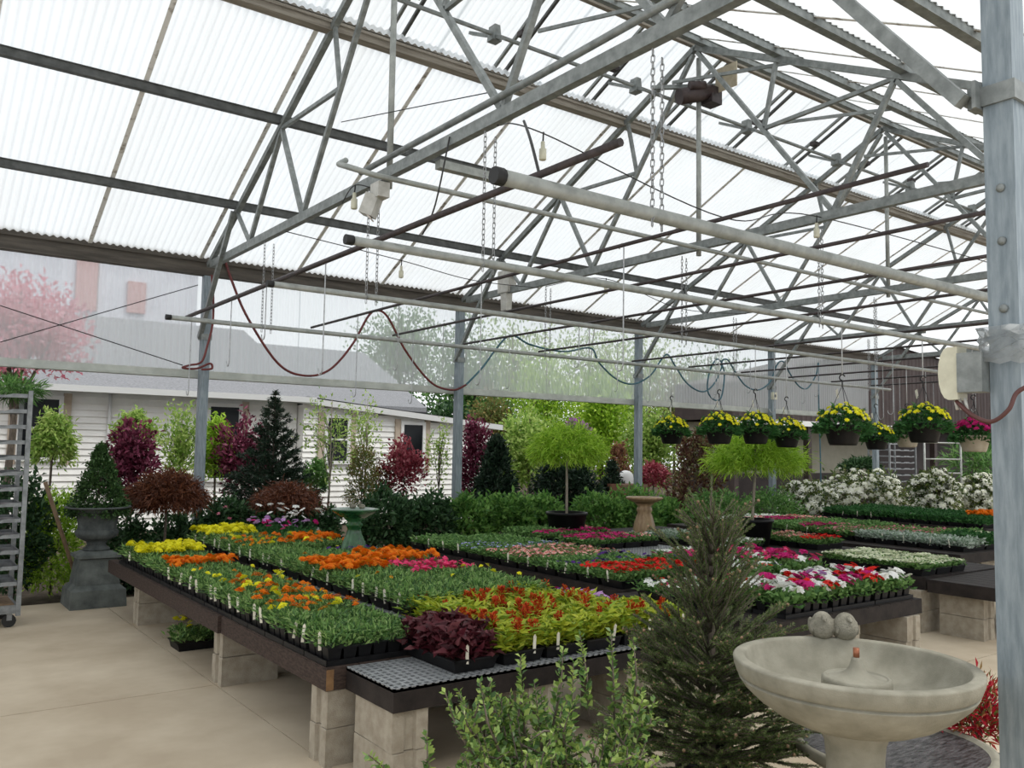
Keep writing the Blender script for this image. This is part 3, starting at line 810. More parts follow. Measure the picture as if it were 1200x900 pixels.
# chains
CHM = solid('chain_zinc', (0.22, 0.225, 0.23), (0.38, 0.39, 0.39), 60, 0.4, 0.5)
def link_mesh(n=6):
    mb = MB(); L, w = .021, .010
    pts = []
    for k in range(10):
        a = 2 * math.pi * k / 10
        pts.append((w * math.cos(a), 0, math.sin(a) * w + (L - w if math.sin(a) > 0 else -(L - w))))
    mb.tube(pts, .0032, 4, closed=True)
    return mb.mesh('chain_link', CHM)
LINK = link_mesh()
def chain_mesh(h):
    n = int(h / .034); V0 = np.array([v.co for v in LINK.vertices]); F0 = np.array([list(p.vertices) for p in LINK.polygons])
    Vs, Fs = [], []
    for k in range(n):
        V = V0.copy()
        if k % 2: V = V[:, [1, 0, 2]] * np.array([-1, 1, 1])
        V[:, 2] += h - .02 - k * .034
        Vs.append(V); Fs.append(F0 + k * len(V0))
    return np_mesh('chain', np.concatenate(Vs), np.concatenate(Fs), CHM, True)
CHAINM = chain_mesh(.92)
for i, X in enumerate(TX[:4]):
    for (Y, a, b, r, lb) in PIPES:
        for dx in (-.055, .055):
            o = link('chain', CHAINM, None, (X + dx, Y + .02 * (1 if dx > 0 else -1), ZP - r - .03), (0, 0, .4))
            tag(o, 'zinc link chain hanging from a truss to a horizontal pipe', 'chain', 'chains that carry the hung pipes')

# wire hooks dangling from the black pipes
HOOKM = solid('hook_wire', (0.30, 0.31, 0.32), (0.45, 0.46, 0.46), 30, 0.45, 0.4)
def hook_mesh(h):
    mb = MB()
    pts = [(0, 0.02, h - .03), (0, 0.0, h), (0, -.02, h - .03), (0, -.02, h * .5), (0, -.02, .06)]
    for k in range(9):
        a = math.pi * k / 8
        pts.append((0, -.02 + .035 - .035 * math.cos(a), .05 - .045 * math.sin(a)))
    mb.tube(pts, .0045, 5)
    return mb.mesh('wire_hook', HOOKM)
HKM = {h: hook_mesh(h) for h in (.45, .6, .8)}
rh = random.Random(11)
nh = 0
for (X, ya, yb) in BX:
    for Y in (8.35, 7.4, 6.4, 5.3, 4.1, 3.2):
        if rh.random() < .42: continue
        h = rh.choice((.45, .6, .8)); y = Y + rh.uniform(-.3, .3)
        zz = ZP + .058 + (8.6 - y) / 7 * .027
        o = link('wire_hook', HKM[h], None, (X, y, zz + .013 - h), (0, 0, 0))
        tag(o, 'long wire hook hanging from a black iron pipe', 'hook', 'wire hooks on the black pipes')

# floodlight, sockets, motor
CREAM = solid('cream_plastic', (0.52, 0.50, 0.38), (0.64, 0.62, 0.48), 14, 0.5)
FIXT = solid('fixture_grey', (0.42, 0.41, 0.37), (0.55, 0.54, 0.50), 14, 0.5)
GLASSM = solid('lens_glass', (0.62, 0.56, 0.50), None, rough=0.15)
def flood(X, Y, z, lb):
    t = thing('floodlight', lb, 'lamp', (X, Y, z))
    MB().box(X - .05, X + .05, Y - .07, Y + .07, z + .05, z + .17).build('junction_box', FIXT, t)
    mb = MB().bar((X - .02, Y + .05, z + .08), (X - .06, Y + .09, z - .08), .13, .11); mb.build('housing', FIXT, t)
    MB().bar((X - .05, Y + .085, z - .078), (X - .056, Y + .09, z - .086), .11, .09).build('lens', GLASSM, t)
flood(TX[0] - .02, 6.02, 3.52, 'square floodlight under the conduit elbow on the first truss')
t = thing('ballast_box', 'pale ballast box hanging under the second truss near the clear wall', 'box', (6.8, 9.35, 3.45))
MB().box(6.73, 6.87, 9.22, 9.46, 3.72, 4.02).build('housing', FIXT, t)
MB().frust(6.8, 9.35, 3.48, 3.72, .045, .06, .05, .07).build('drop_box', FIXT, t)
def socket(P, lb):
    t = thing('lamp_socket', lb, 'lamp', tuple(P), 'bare lamp sockets on the wires')
    mb = MB().lathe([(.001, .10), (.014, .098), (.016, .05), (.026, .045), (.026, -.03), (.022, -.035), (.001, -.035)], 12, P)
    mb.build('shell', CREAM, t)
    MB().tube([P + Vector((0, 0, .09)), P + Vector((.005, 0, .17))], .006, 6).build('cord', DARK, t)
SOCK = [onx(415, 240, 3.0), onx(636, 182, 3.7), onx(470, 322, 4.6), onx(710, 341, 7.6), onx(957, 274, 6.7)]
for P in SOCK: socket(P, 'bare cream lamp socket hanging from an overhead wire')
WIRE = solid('wire_black', (0.02, 0.02, 0.02), None, rough=0.5)
def wire(pts, lb, r=.005, mat=WIRE, name='cable', cat='cable', seg=10):
    pts = [Vector(p) for p in pts]; out = []
    n = len(pts)
    for i in range(n - 1):
        p0, p1, p2, p3 = pts[max(i - 1, 0)], pts[i], pts[i + 1], pts[min(i + 2, n - 1)]
        for k in range(seg):
            u = k / seg
            out.append(0.5 * ((2 * p1) + (p2 - p0) * u + (2 * p0 - 5 * p1 + 4 * p2 - p3) * u * u + (3 * p1 - p0 - 3 * p2 + p3) * u ** 3))
    out.append(pts[-1])
    return MB().tube(out, r, 6).top(name, mat, lb, cat)
up = Vector((0, 0, .16))
wire([(3.14, 4.45, 3.70), SOCK[1] + up, (5.2, 4.3, 3.42), SOCK[4] + up, (10.4, 4.3, 3.7)], 'thin black cable carrying sockets between the trusses')
wire([(3.14, 6.75, 3.70), SOCK[0] + up, (3.14, 6.1, 3.66)], 'short cable dropping a socket from the first truss')
wire([(TX[1] - .03, 8.6, 3.68), (5.6, 8.4, 3.60), SOCK[2] + up, (3.14, SOCK[2].y - .3, 3.70)], 'sagging cable with a socket on the eave side')
wire([(TX[1] + .03, SOCK[3].y + .3, 3.70), SOCK[3] + up, (9.0, SOCK[3].y, 3.62), (TX[2], SOCK[3].y, 3.70)], 'sagging cable with a socket past the second truss')
wire([ony(0, 121 + 280, 10.45), ony(232, 334, 10.45)], 'bracing wire rising to the head of the first post', .006)
wire([ony(0, 358, 10.43), ony(214, 428, 10.43)], 'bracing wire falling to the rail at the first post', .006)
wire([onx(400, 143, 3.1), onx(575, 108, 3.2)], 'thin tie wire near the ridge vents', .004)
wire([onx(527, 160, 3.1), onx(510, 240, 3.1), onx(495, 275, 3.1)], 'loose black cord hanging from the first truss chord', .006)
wire([onx(614, 142, 2.6), onx(622, 165, 2.5), onx(634, 212, 2.43)], 'black cord tying the thick pipe to the first truss', .008)
# conduit cable by the foreground post and its switch box
t = thing('switch_box', 'cream rounded switch box with cable on the foreground post', 'switch', (3.12, 1.50, 1.80))
mb = MB()
prof = []
for k in range(9):
    a = math.pi * (k / 8) - math.pi / 2
    prof.append((-.035 * math.cos(a) - .02, .095 * math.sin(a)))
vs = [(3.10, 1.53 - p[0] - .0, 1.90 + p[1]) for p in prof] + [(3.17, 1.53 - p[0], 1.90 + p[1]) for p in prof]
vs += [(3.10, 1.515, 1.805), (3.10, 1.515, 1.995), (3.17, 1.515, 1.805), (3.17, 1.515, 1.995)]
k = len(prof)
fs = [(i, i + 1, k + i + 1, k + i) for i in range(k - 1)] + [(*range(k), 2 * k + 1, 2 * k)[::-1], (*range(k, 2 * k), 2 * k + 3, 2 * k + 2), (2 * k, 2 * k + 1, 2 * k + 3, 2 * k + 2), (k - 1, 2 * k + 1, 2 * k + 3, 2 * k - 1), (0, 2 * k, 2 * k + 2, k)]
mb.add(vs, fs); mb.build('cover', CREAM, t)
MB().box(3.095, 3.18, 1.428, 1.515, 1.83, 1.97).build('back_box', GALV, t)
for yy in (1.52, 1.50, 1.535):
    MB().tube([(3.12, yy, 1.81), (3.115, yy - .01, 1.77)], .006, 6).build('gland', FIXT, t)
wire([(3.12, 1.53, 1.80), onx(1140, 487, 3.08), onx(1162, 494, 3.08), onx(1182, 480, 3.08), onx(1192, 460, 3.1), onx(1215, 448, 3.12)], 'brown flexible cable looping from the cream switch box', .008, solid('brown_cable', (.09, .03, .025), None, rough=.5))
# plastic film wrapped round the post
FILM = sheetmat('plastic_film', (0.8, 0.82, 0.82), 0.45, 1.0, (0.6, 0.62, 0.62), 20)
rf = random.Random(3); mb = MB(); n = 20; vs = []
lev = 9
for k in range(lev):
    for j in range(n):
        a = 6.283 * j / n; R = .082 + rf.uniform(-.008, .018)
        vs.append((3.20 + R * max(-.95, min(.95, 1.25 * math.cos(a))), 1.375 + R * max(-.95, min(.95, 1.25 * math.sin(a))), 1.93 + .13 * k / (lev - 1) + rf.uniform(-.008, .008)))
fs = [(k * n + j, k * n + (j + 1) % n, (k + 1) * n + (j + 1) % n, (k + 1) * n + j) for k in range(lev - 1) for j in range(n)]
mb.add(vs, fs, 0, False); mb.top('plastic_film', FILM, 'crumpled clear plastic film wrapped around the foreground post', 'plastic film')

# hoses in festoons along the clear wall
HRED = solid('hose_red', (0.10, 0.012, 0.012), (0.16, 0.025, 0.02), 10, 0.4)
HBLU = solid('hose_blue', (0.025, 0.09, 0.12), (0.05, 0.15, 0.19), 10, 0.4)
HY = 10.44
wire([ony(x, y, HY) for x, y in [(264, 306), (272, 330), (290, 372), (325, 425), (355, 440), (385, 434), (412, 405), (432, 370), (444, 364), (456, 374), (476, 412), (505, 448), (530, 457), (546, 451)]],
     'dark red hose hung in two deep loops along the wall', .016, HRED, 'garden_hose', 'hose')
wire([ony(x, y, HY) for x, y in [(546, 451), (565, 431), (582, 408), (594, 395), (604, 394), (622, 404), (660, 412), (692, 408), (702, 425), (722, 444), (742, 450), (762, 440), (776, 420), (783, 416), (792, 430), (806, 450), (824, 459), (838, 448), (846, 428), (840, 421), (832, 434), (829, 456), (836, 468), (845, 466), (849, 440), (846, 424), (853, 422), (863, 438), (874, 452), (888, 457), (902, 448), (911, 427), (918, 424), (926, 438), (936, 452), (946, 455), (956, 440), (959, 425)]],
     'blue hose hung in repeated loops along the wall', .015, HBLU, 'garden_hose', 'hose')
wire([ony(959, 425, HY), ony(959.5, 470, HY), ony(961, 520, HY), ony(962, 565, HY)], 'straight blue hose dropping past the cream building wall', .015, HBLU, 'garden_hose', 'hose')
wire([ony(x, y, 10.3) for x, y in [(248, 322), (250, 352), (249, 380), (243, 405), (236, 424), (222, 428), (214, 431), (230, 432), (246, 426), (248, 432), (236, 433)]], 'dark red hose draped down the first post and coiled at rail', .014, HRED, 'garden_hose', 'hose')

# ridge vent machinery
t = thing('vent_shaft', 'long steel vent shaft under the ridge', 'shaft', (0, 6.35, 5.45))
MB().tube([(3.3, 6.35, 5.45), (17.6, 6.35, 5.45)], .02, 8).build('shaft', GALV, t)
VX = [2.6 + 1.83 * k for k in range(9)]
for i, X in enumerate(VX):
    mb = MB().bar((X, 6.2, 5.36), (X, 6.75, 5.62), .03, .05, up=(1, 0, 0)); mb.build('rack_arm', GALV, t)
    MB().frust(X, 6.35, 5.38, 5.53, .05, .05, .03, .05).build('gear_bracket', GALV, t)
t = thing('vent_motor', 'dark cylindrical vent motor with pale control plate at the ridge', 'motor', (6.85, 6.1, 5.25))
M0 = Vector((6.6, 6.05, 5.33))
MB().tube([M0, M0 + Vector((.34, -.12, .10))], .085, 14).build('motor_body', solid('motor_brown', (.03, .018, .018), (.06, .04, .038), 20, .5), t)
MB().tube([M0 + Vector((.05, -.1, .10)), M0 + Vector((.22, -.16, .13))], .045, 10).build('capacitor', MATS['motor_brown'], t)
MB().box(6.9, 7.06, 5.86, 6.02, 5.30, 5.48).build('gearbox', BLKPIPE, t)
MB().box(7.0, 7.012, 5.62, 5.9, 5.42, 5.68).build('control_plate', solid('tan_plate', (.42, .36, .25), (.52, .46, .34), 14, .7), t)
MB().bar((6.5, 6.35, 5.50), (7.05, 5.9, 5.52), .04, .04).build('mount_bar', GALV, t)
# vent bars and hinge frames, in pairs up the slope
for k in range(13):
    X = 2.5 + 1.22 * k
    for dx in (0, .14):
        MB().bar((X + dx, 7.08, roof_z(7.08) + .16), (X + dx, 6.05, roof_z(6.05) + .16), .03, .03).build('vent_bar', PURL if dx else GALV, ceiling)
    MB().box(X - .02, X + .08, 6.58, 6.66, roof_z(6.62) + .10, roof_z(6.62) + .15).build('vent_clip', BLKPIPE, ceiling)
# arms from the shaft to the right slope
for i, X in enumerate(VX):
    MB().bar((X + .4, 6.2, 5.55), (X + .75, 4.98, 5.43), .02, .035).build('vent_strut', GALV, ceiling)

# ------------------------------------------------------------------ foreground fountain with stone birds
STONE = solid('cast_stone', (0.21, 0.20, 0.155), (0.32, 0.305, 0.245), 7, 0.85, 0, 0.25, 220, spec=0.25)
STONE2 = solid('cast_stone_rough', (0.19, 0.18, 0.14), (0.33, 0.31, 0.25), 22, 0.9, 0, 0.9, 140, spec=0.2)
FC = Vector((2.85, 1.78, 0))
t = thing('stone_fountain', 'pale cast stone fountain bowl on a pedestal with two stone birds', 'fountain', tuple(FC))
mb = MB().lathe([(.0, .640), (.11, .641), (.16, .648), (.22, .664), (.28, .692), (.335, .730), (.378, .770), (.396, .796), (.3985, .801), (.391, .803), (.390, .807), (.3985, .810), (.404, .816), (.4135, .842),
                 (.4165, .862), (.4165, .866), (.413, .8705), (.408, .872), (.384, .873), (.377, .871), (.373, .866), (.368, .850), (.352, .815), (.318, .776), (.26, .748), (.17, .732), (0, .727)], 96, FC)
mb.build('bowl', STONE, t)
mb = MB().lathe([(0, 0), (.21, 0), (.21, .05), (.19, .07), (.15, .10), (.115, .18), (.098, .32), (.096, .45), (.098, .54), (.103, .59), (.118, .628), (.135, .648), (.0, .652)], 40, FC)
mb.build('pedestal', STONE, t)
capc = FC + Vector((.0, -.01, .034))
mb = MB().lathe([(.0, .69), (.10, .69), (.108, .73), (.1165, .738), (.1185, .75), (.1185, .772), (.1165, .781), (.110, .786), (.104, .786), (.1015, .782), (.098, .782), (.06, .790), (.036, .803), (.025, .82), (.018, .842), (.015, .852), (0, .853)], 48, capc)
cp = mb.build('fountain_cap', STONE, t)
MB().tube([capc + Vector((0, 0, .848)), capc + Vector((0, 0, .885))], .011, 12).build('copper_nozzle', solid('copper_pipe', (.28, .10, .05), (.36, .15, .08), 30, .45, .6), t)
def bird(c, hd):
    """plump sparrow seen from the front-left: body, head, beak, tail and folded wings"""
    mb = MB(); d = Vector((math.cos(hd), math.sin(hd), 0)); s = Vector((-d.y, d.x, 0))
    n, k = 22, 15; vs = []
    for i in range(k + 1):
        u = i / k; ph = math.pi * u
        zc = .052 - .055 * math.cos(ph)
        r = .052 * math.sin(ph) ** .85 * (1.08 - .32 * u) + .0005
        lean = -.012 + .012 * u
        if u > .62: r *= .94
        for j in range(n):
            a = 2 * math.pi * j / n
            wing = 1 + (.10 * math.exp(-((math.cos(a) + .1) / .35) ** 2) * math.sin(ph) ** 2 if u < .62 else 0)
            p = Vector(c) + d * (r * 1.08 * math.cos(a) + lean) + s * (r * wing * math.sin(a)) + Vector((0, 0, zc))
            vs.append(p)
    mb.add(vs, [(i * n + j, i * n + (j + 1) % n, (i + 1) * n + (j + 1) % n, (i + 1) * n + j) for i in range(k) for j in range(n)], 0, True)
    b = mb.build('stone_bird', STONE2, t)
    w = MB()
    top = Vector(c) + Vector((0, 0, .086)) + d * .034
    w.tube([top - d * .008, top + d * .012 - Vector((0, 0, .004)), top + d * .022 - Vector((0, 0, .009))], [.012, .008, .001], 8)
    o = w.build('beak', STONE2, None, False); o.parent = b; o.location = -FC
    w = MB().tube([Vector(c) - d * .03 + Vector((0, 0, .045)), Vector(c) - d * .075 + Vector((0, 0, .03)), Vector(c) - d * .105 + Vector((0, 0, .022))], [.026, .016, .006], 8)
    o = w.build('tail', STONE2, None, False); o.parent = b; o.location = -FC
    for sg in (-1, 1):
        w = MB().ball((0, 0, 0), (.045, .012, .028), 10, 8)
        o = w.build('wing', STONE2, None, False); o.parent = b
        o.location = Vector(c) - FC + s * (.040 * sg) + Vector((0, 0, .048)) - d * .016; o.rotation_euler = (0, .35, hd)
for (px, py, hd) in ((959, 743, -2.35), (990, 745, -2.15)):
    P = onz(px, py, .871); v = Vector((P.x, P.y, 0)) - FC; v = v.normalized() * .392
    bird(FC + v + Vector((0, 0, .866)), hd)
# lower basin behind it
BC = onz(1046, 872, .32); BC.z = 0
WET = solid('wet_slate', (0.008, 0.008, 0.009), (0.10, 0.092, 0.095), 18, 0.25, 0, 1.0, 60, stretch=(1, 4, 1))
t = thing('stone_basin', 'low round stone basin with wet dark slate inside, behind the fountain pedestal', 'basin', tuple(BC))
MB().lathe([(.0, .0), (.16, .0), (.17, .12), (.14, .17), (.2, .20), (.34, .235), (.42, .285), (.425, .325), (.40, .33), (.385, .318), (.30, .30), (0, .295)], 48, BC).build('bowl', STONE, t)
MB().lathe([(0, .312), (.2, .313), (.386, .318)], 40, BC).build('slate_fill', WET, t)

# ------------------------------------------------------------------ urn on pedestal with clipped cone
IRON = solid('urn_lead', (0.045, 0.052, 0.052), (0.10, 0.112, 0.108), 9, 0.7, 0, 0.35, 70, spec=0.3)
LEADP = solid('plinth_lead', (0.07, 0.08, 0.075), (0.15, 0.165, 0.155), 6, 0.75, 0, 0.4, 60, spec=0.3)
UC = Vector((1.86, 9.45, 0))
t = thing('square_plinth', 'dark grey stepped square plinth under the garden urn', 'plinth', tuple(UC))
MB().frust(UC.x, UC.y, 0, .17, .255, .255, .245, .245).build('base_step', LEADP, t)
MB().frust(UC.x, UC.y, .17, .22, .24, .24, .19, .19).build('moulding', LEADP, t)
MB().frust(UC.x, UC.y, .22, .46, .195, .195, .165, .165).build('die', LEADP, t)
mb = MB().frust(UC.x, UC.y, .46, .475, .165, .165, .20, .20); mb.frust(UC.x, UC.y, .475, .505, .20, .20, .195, .195); mb.frust(UC.x, UC.y, .505, .535, .17, .17, .12, .12)
mb.build('cap_moulding', LEADP, t)
t = thing('garden_urn', 'dark fluted garden urn with flared rim on square plinth', 'urn', (UC.x, UC.y, .535))
mb = MB().lathe([(0, 0), (.125, 0), (.125, .02), (.10, .035), (.085, .06), (.095, .075), (.09, .085), (.12, .10), (.165, .125)], 40, (UC.x, UC.y, .535)); mb.build('foot', IRON, t)
prof = [(.165, .125), (.19, .155), (.195, .185), (.18, .21)]
n = 64; vs = []
for r, z in prof:
    for j in range(n):
        a = 6.2832 * j / n; rr = r + .008 * abs(math.sin(a * 12)); vs.append((UC.x + rr * math.cos(a), UC.y + rr * math.sin(a), .535 + z))
mb = MB().add(vs, [(i * n + j, i * n + (j + 1) % n, (i + 1) * n + (j + 1) % n, (i + 1) * n + j) for i in range(3) for j in range(n)], 0, True); mb.build('gadroon_band', IRON, t)
vs = []; prof = [(.18, .21), (.178, .25), (.19, .32), (.215, .375), (.25, .405)]
for r, z in prof:
    for j in range(n):
        a = 6.2832 * j / n; rr = r + .0045 * math.sin(a * 32); vs.append((UC.x + rr * math.cos(a), UC.y + rr * math.sin(a), .535 + z))
mb = MB().add(vs, [(i * n + j, i * n + (j + 1) % n, (i + 1) * n + (j + 1) % n, (i + 1) * n + j) for i in range(4) for j in range(n)], 0, True); mb.build('fluted_body', IRON, t)
MB().lathe([(.25, .405), (.30, .418), (.308, .428), (.30, .436), (.24, .425), (.2, .39), (0, .385)], 48, (UC.x, UC.y, .535)).build('rim', IRON, t)
TWOOD = solid('handle_wood', (0.16, 0.10, 0.055), (0.25, 0.17, 0.10), 14, 0.8)
P0, P1 = ony(82, 655, 9.80), ony(53, 565, 9.80)
MB().tube([P0 - (P1 - P0) * .72, P0, P1], .02, 8).top('wooden_pole', TWOOD, 'weathered wooden pole leaning against the urn plinth', 'pole')

# ------------------------------------------------------------------ galvanised shelf trolley
RACK = solid('trolley_zinc', (0.17, 0.18, 0.185), (0.28, 0.295, 0.30), 16, 0.45, 0.35)
def trolley(xa, xb, ya, yb, h, label, n=13, group=None, wavy=True):
    t = thing('shelf_trolley', label, 'trolley', ((xa + xb) / 2, (ya + yb) / 2, 0), group)
    for x in (xa, xb):
        for y in (ya, yb):
            MB().box(x - .018, x + .018, y - .018, y + .018, .10, h).build('upright', RACK, t)
    for x in (xa + .06, xb - .06):
        for y in (ya + .05, yb - .05):
            MB().tube([(x, y - .02, .055), (x, y + .02, .055)], .055, 14).build('wheel', DARK, t)
            MB().box(x - .02, x + .02, y - .028, y + .028, .06, .13).build('fork', RACK, t)
    MB().box(xa, xb, ya, yb, .12, .19).build('base_deck', RACK, t)
    MB().box(xa + .03, xb - .03, ya + .03, yb - .03, .19, .20).build('plywood', TWOOD, t)
    for k in range(n):
        z = .36 + (h - .42) * k / (n - 1)
        mb = MB().box(xa + .02, xb - .02, ya + .01, yb - .01, z, z + .006)
        # front lip dips into hand holds
        m = 24; vs = []
        for i in range(m + 1):
            u = i / m; x = xa + .02 + (xb - xa - .04) * u
            ph = (u * 3) % 1.0
            dip = .016 if .3 < ph < .7 else 0
            vs += [(x, ya + .006, z - .004 - dip * .2), (x, ya + .006, z + .03 - dip)]
        mb.add(vs, [(2 * i, 2 * i + 2, 2 * i + 3, 2 * i + 1) for i in range(m)])
        mb.box(xb - .022, xb - .016, ya + .01, yb - .01, z, z + .03)
        mb.box(xa + .016, xa + .022, ya + .01, yb - .01, z, z + .03)
        mb.box(xa + .02, xb - .02, yb - .012, yb - .006, z, z + .03)
        mb.build('shelf', RACK, t)
    return t
trolley(-.28, 1.10, 8.62, 9.16, 2.05, 'galvanised plant trolley with many narrow shelves beside the urn')
trolley(19.9, 21.1, 11.4, 11.95, 2.1, 'dark ladder-like plant trolley in front of the cream wall', 12)
t = thing('rack_frame', 'open silver rack frame with few rails behind the white rhododendrons', 'rack', (18.5, 9.4, 0))
for x, y in ((17.95, 9.5), (19.1, 9.3)):
    MB().tube([(x, y, 0), (x, y, 2.0)], .022, 8).build('upright', WHPIPE, t)
for z in (.5, 1.0, 1.25, 1.55, 1.9):
    MB().tube([(17.95, 9.5, z), (19.1, 9.3, z)], .016, 8).build('rail', WHPIPE, t)

# ------------------------------------------------------------------ small birdbaths
GLAZE = solid('green_glaze', (0.008, 0.05, 0.016), (0.035, 0.13, 0.045), 10, 0.22, 0, 0.1, 40, spec=0.6)
TANC = solid('tan_ceramic', (0.24, 0.15, 0.075), (0.38, 0.26, 0.14), 9, 0.45, 0, 0.15, 60, stretch=(3, 3, .7))
def bath(P, prof_b, prof_p, mat, label, flute=0, fl=None):
    t = thing('birdbath', label, 'birdbath', tuple(P))
    MB().lathe(prof_b, 40, P).build('basin', mat, t)
    n = 48; vs = []
    for r, z in prof_p:
        for j in range(n):
            a = 6.2832 * j / n; rr = r * (1 + flute * math.cos(a * 8)); vs.append((P[0] + rr * math.cos(a), P[1] + rr * math.sin(a), P[2] + z))
    k = len(prof_p)
    MB().add(vs, [(i * n + j, i * n + (j + 1) % n, (i + 1) * n + (j + 1) % n, (i + 1) * n + j) for i in range(k - 1) for j in range(n)], 0, True).build('pedestal', mat, t)
P = onz(414, 655, ZB); 
bath(P, [(0, .36), (.06, .365), (.12, .385), (.18, .42), (.215, .445), (.222, .458), (.212, .462), (.17, .45), (.08, .425), (0, .42)],
     [(0, 0), (.115, 0), (.135, .03), (.13, .08), (.105, .16), (.075, .22), (.06, .27), (.07, .30), (.085, .315), (.06, .34), (.10, .38)], GLAZE, 'green glazed birdbath with fluted foot among the marigolds', .06)
for a in (0.4, 1.3):
    mb = MB().ball((P[0] + .1 * math.cos(a), P[1] + .1 * math.sin(a), P[2] + .475), (.035, .025, .024), 10, 8)
    mb.ball((P[0] + .1 * math.cos(a) - .03, P[1] + .1 * math.sin(a), P[2] + .50), .017, 8, 6)
    mb.top('stone_pebble', STONE2, 'small grey figure sitting in the green birdbath', 'ornament', 'figures in the green birdbath')
P = onz(755, 631, ZT)
bath(P, [(0, .44), (.08, .445), (.16, .47), (.225, .50), (.24, .515), (.235, .53), (.22, .53), (.14, .505), (0, .495)],
     [(0, 0), (.11, 0), (.13, .03), (.14, .10), (.13, .18), (.105, .27), (.085, .33), (.10, .36), (.095, .39), (.08, .41), (.12, .45)], TANC, 'tan ceramic birdbath with bulging foot on the bench', .03)

# ------------------------------------------------------------------ hanging baskets
BASKM = solid('basket_plastic', (0.006, 0.006, 0.006), (0.014, 0.013, 0.012), 10, 0.5, spec=0.25)
def basket_parts():
    r = np.random.default_rng(77)
    mb = MB().lathe([(0, 0), (.105, 0), (.115, .02), (.15, .15), (.156, .155), (.156, .17), (.145, .17), (.14, .14), (0, .13)], 24)
    pot = mb.mesh('basket_pot', BASKM)
    pot2 = pot.copy(); pot2.materials.clear(); pot2.materials.append(solid('basket_beige', (.40, .34, .25), (.5, .44, .34), 8, .6))
    n = 620
    a = r.uniform(0, 6.283, n); rad = .21 * np.sqrt(r.uniform(0, 1, n)); 
    P = np.stack([rad * np.cos(a), rad * np.sin(a), .15 + r.uniform(0, .17, n) * (1 - (rad / .26) ** 2) - .06 * (rad > .15)], 1)
    D = np.stack([P[:, 0] * 5 + r.normal(0, .4, n), P[:, 1] * 5 + r.normal(0, .4, n), r.uniform(-.25, .9, n)], 1)
    V, F = leaf_geo(r, P, D, r.uniform(.05, .08, n), r.uniform(.018, .03, n))
    folm = np_mesh('foliage', V, F, G_DEEP)
    out = {}
    for colr, m, rr in (('yellow', 46, .025), ('magenta', 170, .026)):
        Vs = []
        for i in range(m):
            aa = r.uniform(0, 6.283); rd = .21 * math.sqrt(r.uniform(0, 1))
            c = np.array([rd * math.cos(aa), rd * math.sin(aa), .33 - rd * rd * 2.6 + r.uniform(-.02, .03)])
            Vs.append(petals(r, c, rr * r.uniform(.8, 1.15), (c[0] * 4, c[1] * 4, .6), 2, 7))
        V = np.concatenate(Vs); out[colr] = np_mesh('blossom_cluster', V, np.arange(len(V)).reshape(-1, 4), BLOOM[colr])
    hm = MB()
    for k in range(3):
        aa = k * 2.094 + .3
        hm.tube([(.15 * math.cos(aa), .15 * math.sin(aa), .16), (0, 0, .50)], .003, 4)
    hang = hm.mesh('hanger', DARK)
    hk = MB(); pts = [(0, 0, .50), (0, 0, .54)]
    for k in range(9):
        q = -math.pi / 2 + 1.4 * math.pi * k / 8
        pts.append((0, .025 * math.cos(q), .565 + .025 * math.sin(q)))
    hk.tube(pts, .006, 6); hook = hk.mesh('hook', DARK)
    return pot, pot2, folm, out, hang, hook
BK = basket_parts()
_cord = solid('white_cord', (.55, .56, .56), None, rough=.6)
def basket(P, colr, label, s=1.0, beige=False, ztop=ZP, drop=True):
    t = thing('hanging_basket', label, 'hanging basket', tuple(P), 'hanging baskets on the pipe grid')
    t.scale = (s, s, s)
    link('basket_pot', BK[1] if beige else BK[0], t); link('foliage', BK[2], t)
    link('blossom_cluster', BK[3][colr], t); link('hanger', BK[4], t); link('hook', BK[5], t)
    h = (ztop - P[2]) / s
    link('cord', MB().tube([(0, .0, .575), (0, 0, h + .03)], .005, 5).mesh('cord', _cord), t)
    lt = MB().box(-.02, .02, -.001, .001, .42, .50).mesh('price_tag', TAGM); link('price_tag', lt, t, (.03, 0, 0), (0, .3, 1.0))
basket((9.07, 8.445, 1.72), 'yellow', 'hanging basket of yellow blooms alone between two posts', 1.15)
basket((7.36, 6.157, 1.70), 'yellow', 'yellow hanging basket above the lime maple', 1.0)
basket((7.98, 6.157, 1.71), 'yellow', 'yellow hanging basket above the lime maple', 1.05)
basket((8.55, 6.157, 1.68), 'yellow', 'yellow hanging basket above the lime maple', 1.0)
basket((7.12, 4.525, 1.69), 'yellow', 'large yellow hanging basket in front of the cream wall', 1.1)
basket((10.44, 6.157, 1.68), 'yellow', 'small yellow hanging basket behind the large yellow basket', 1.0)
basket((8.55, 4.525, 1.74), 'yellow', 'yellow hanging basket with a beige basket tucked behind it', 1.15)
basket((11.2, 6.157, 1.72), 'magenta', 'beige hanging basket behind the tall yellow basket', 1.0, True)
basket((9.6, 4.525, 1.66), 'magenta', 'pink flowered hanging basket in a beige pot beside the foreground post', 1.05, True)

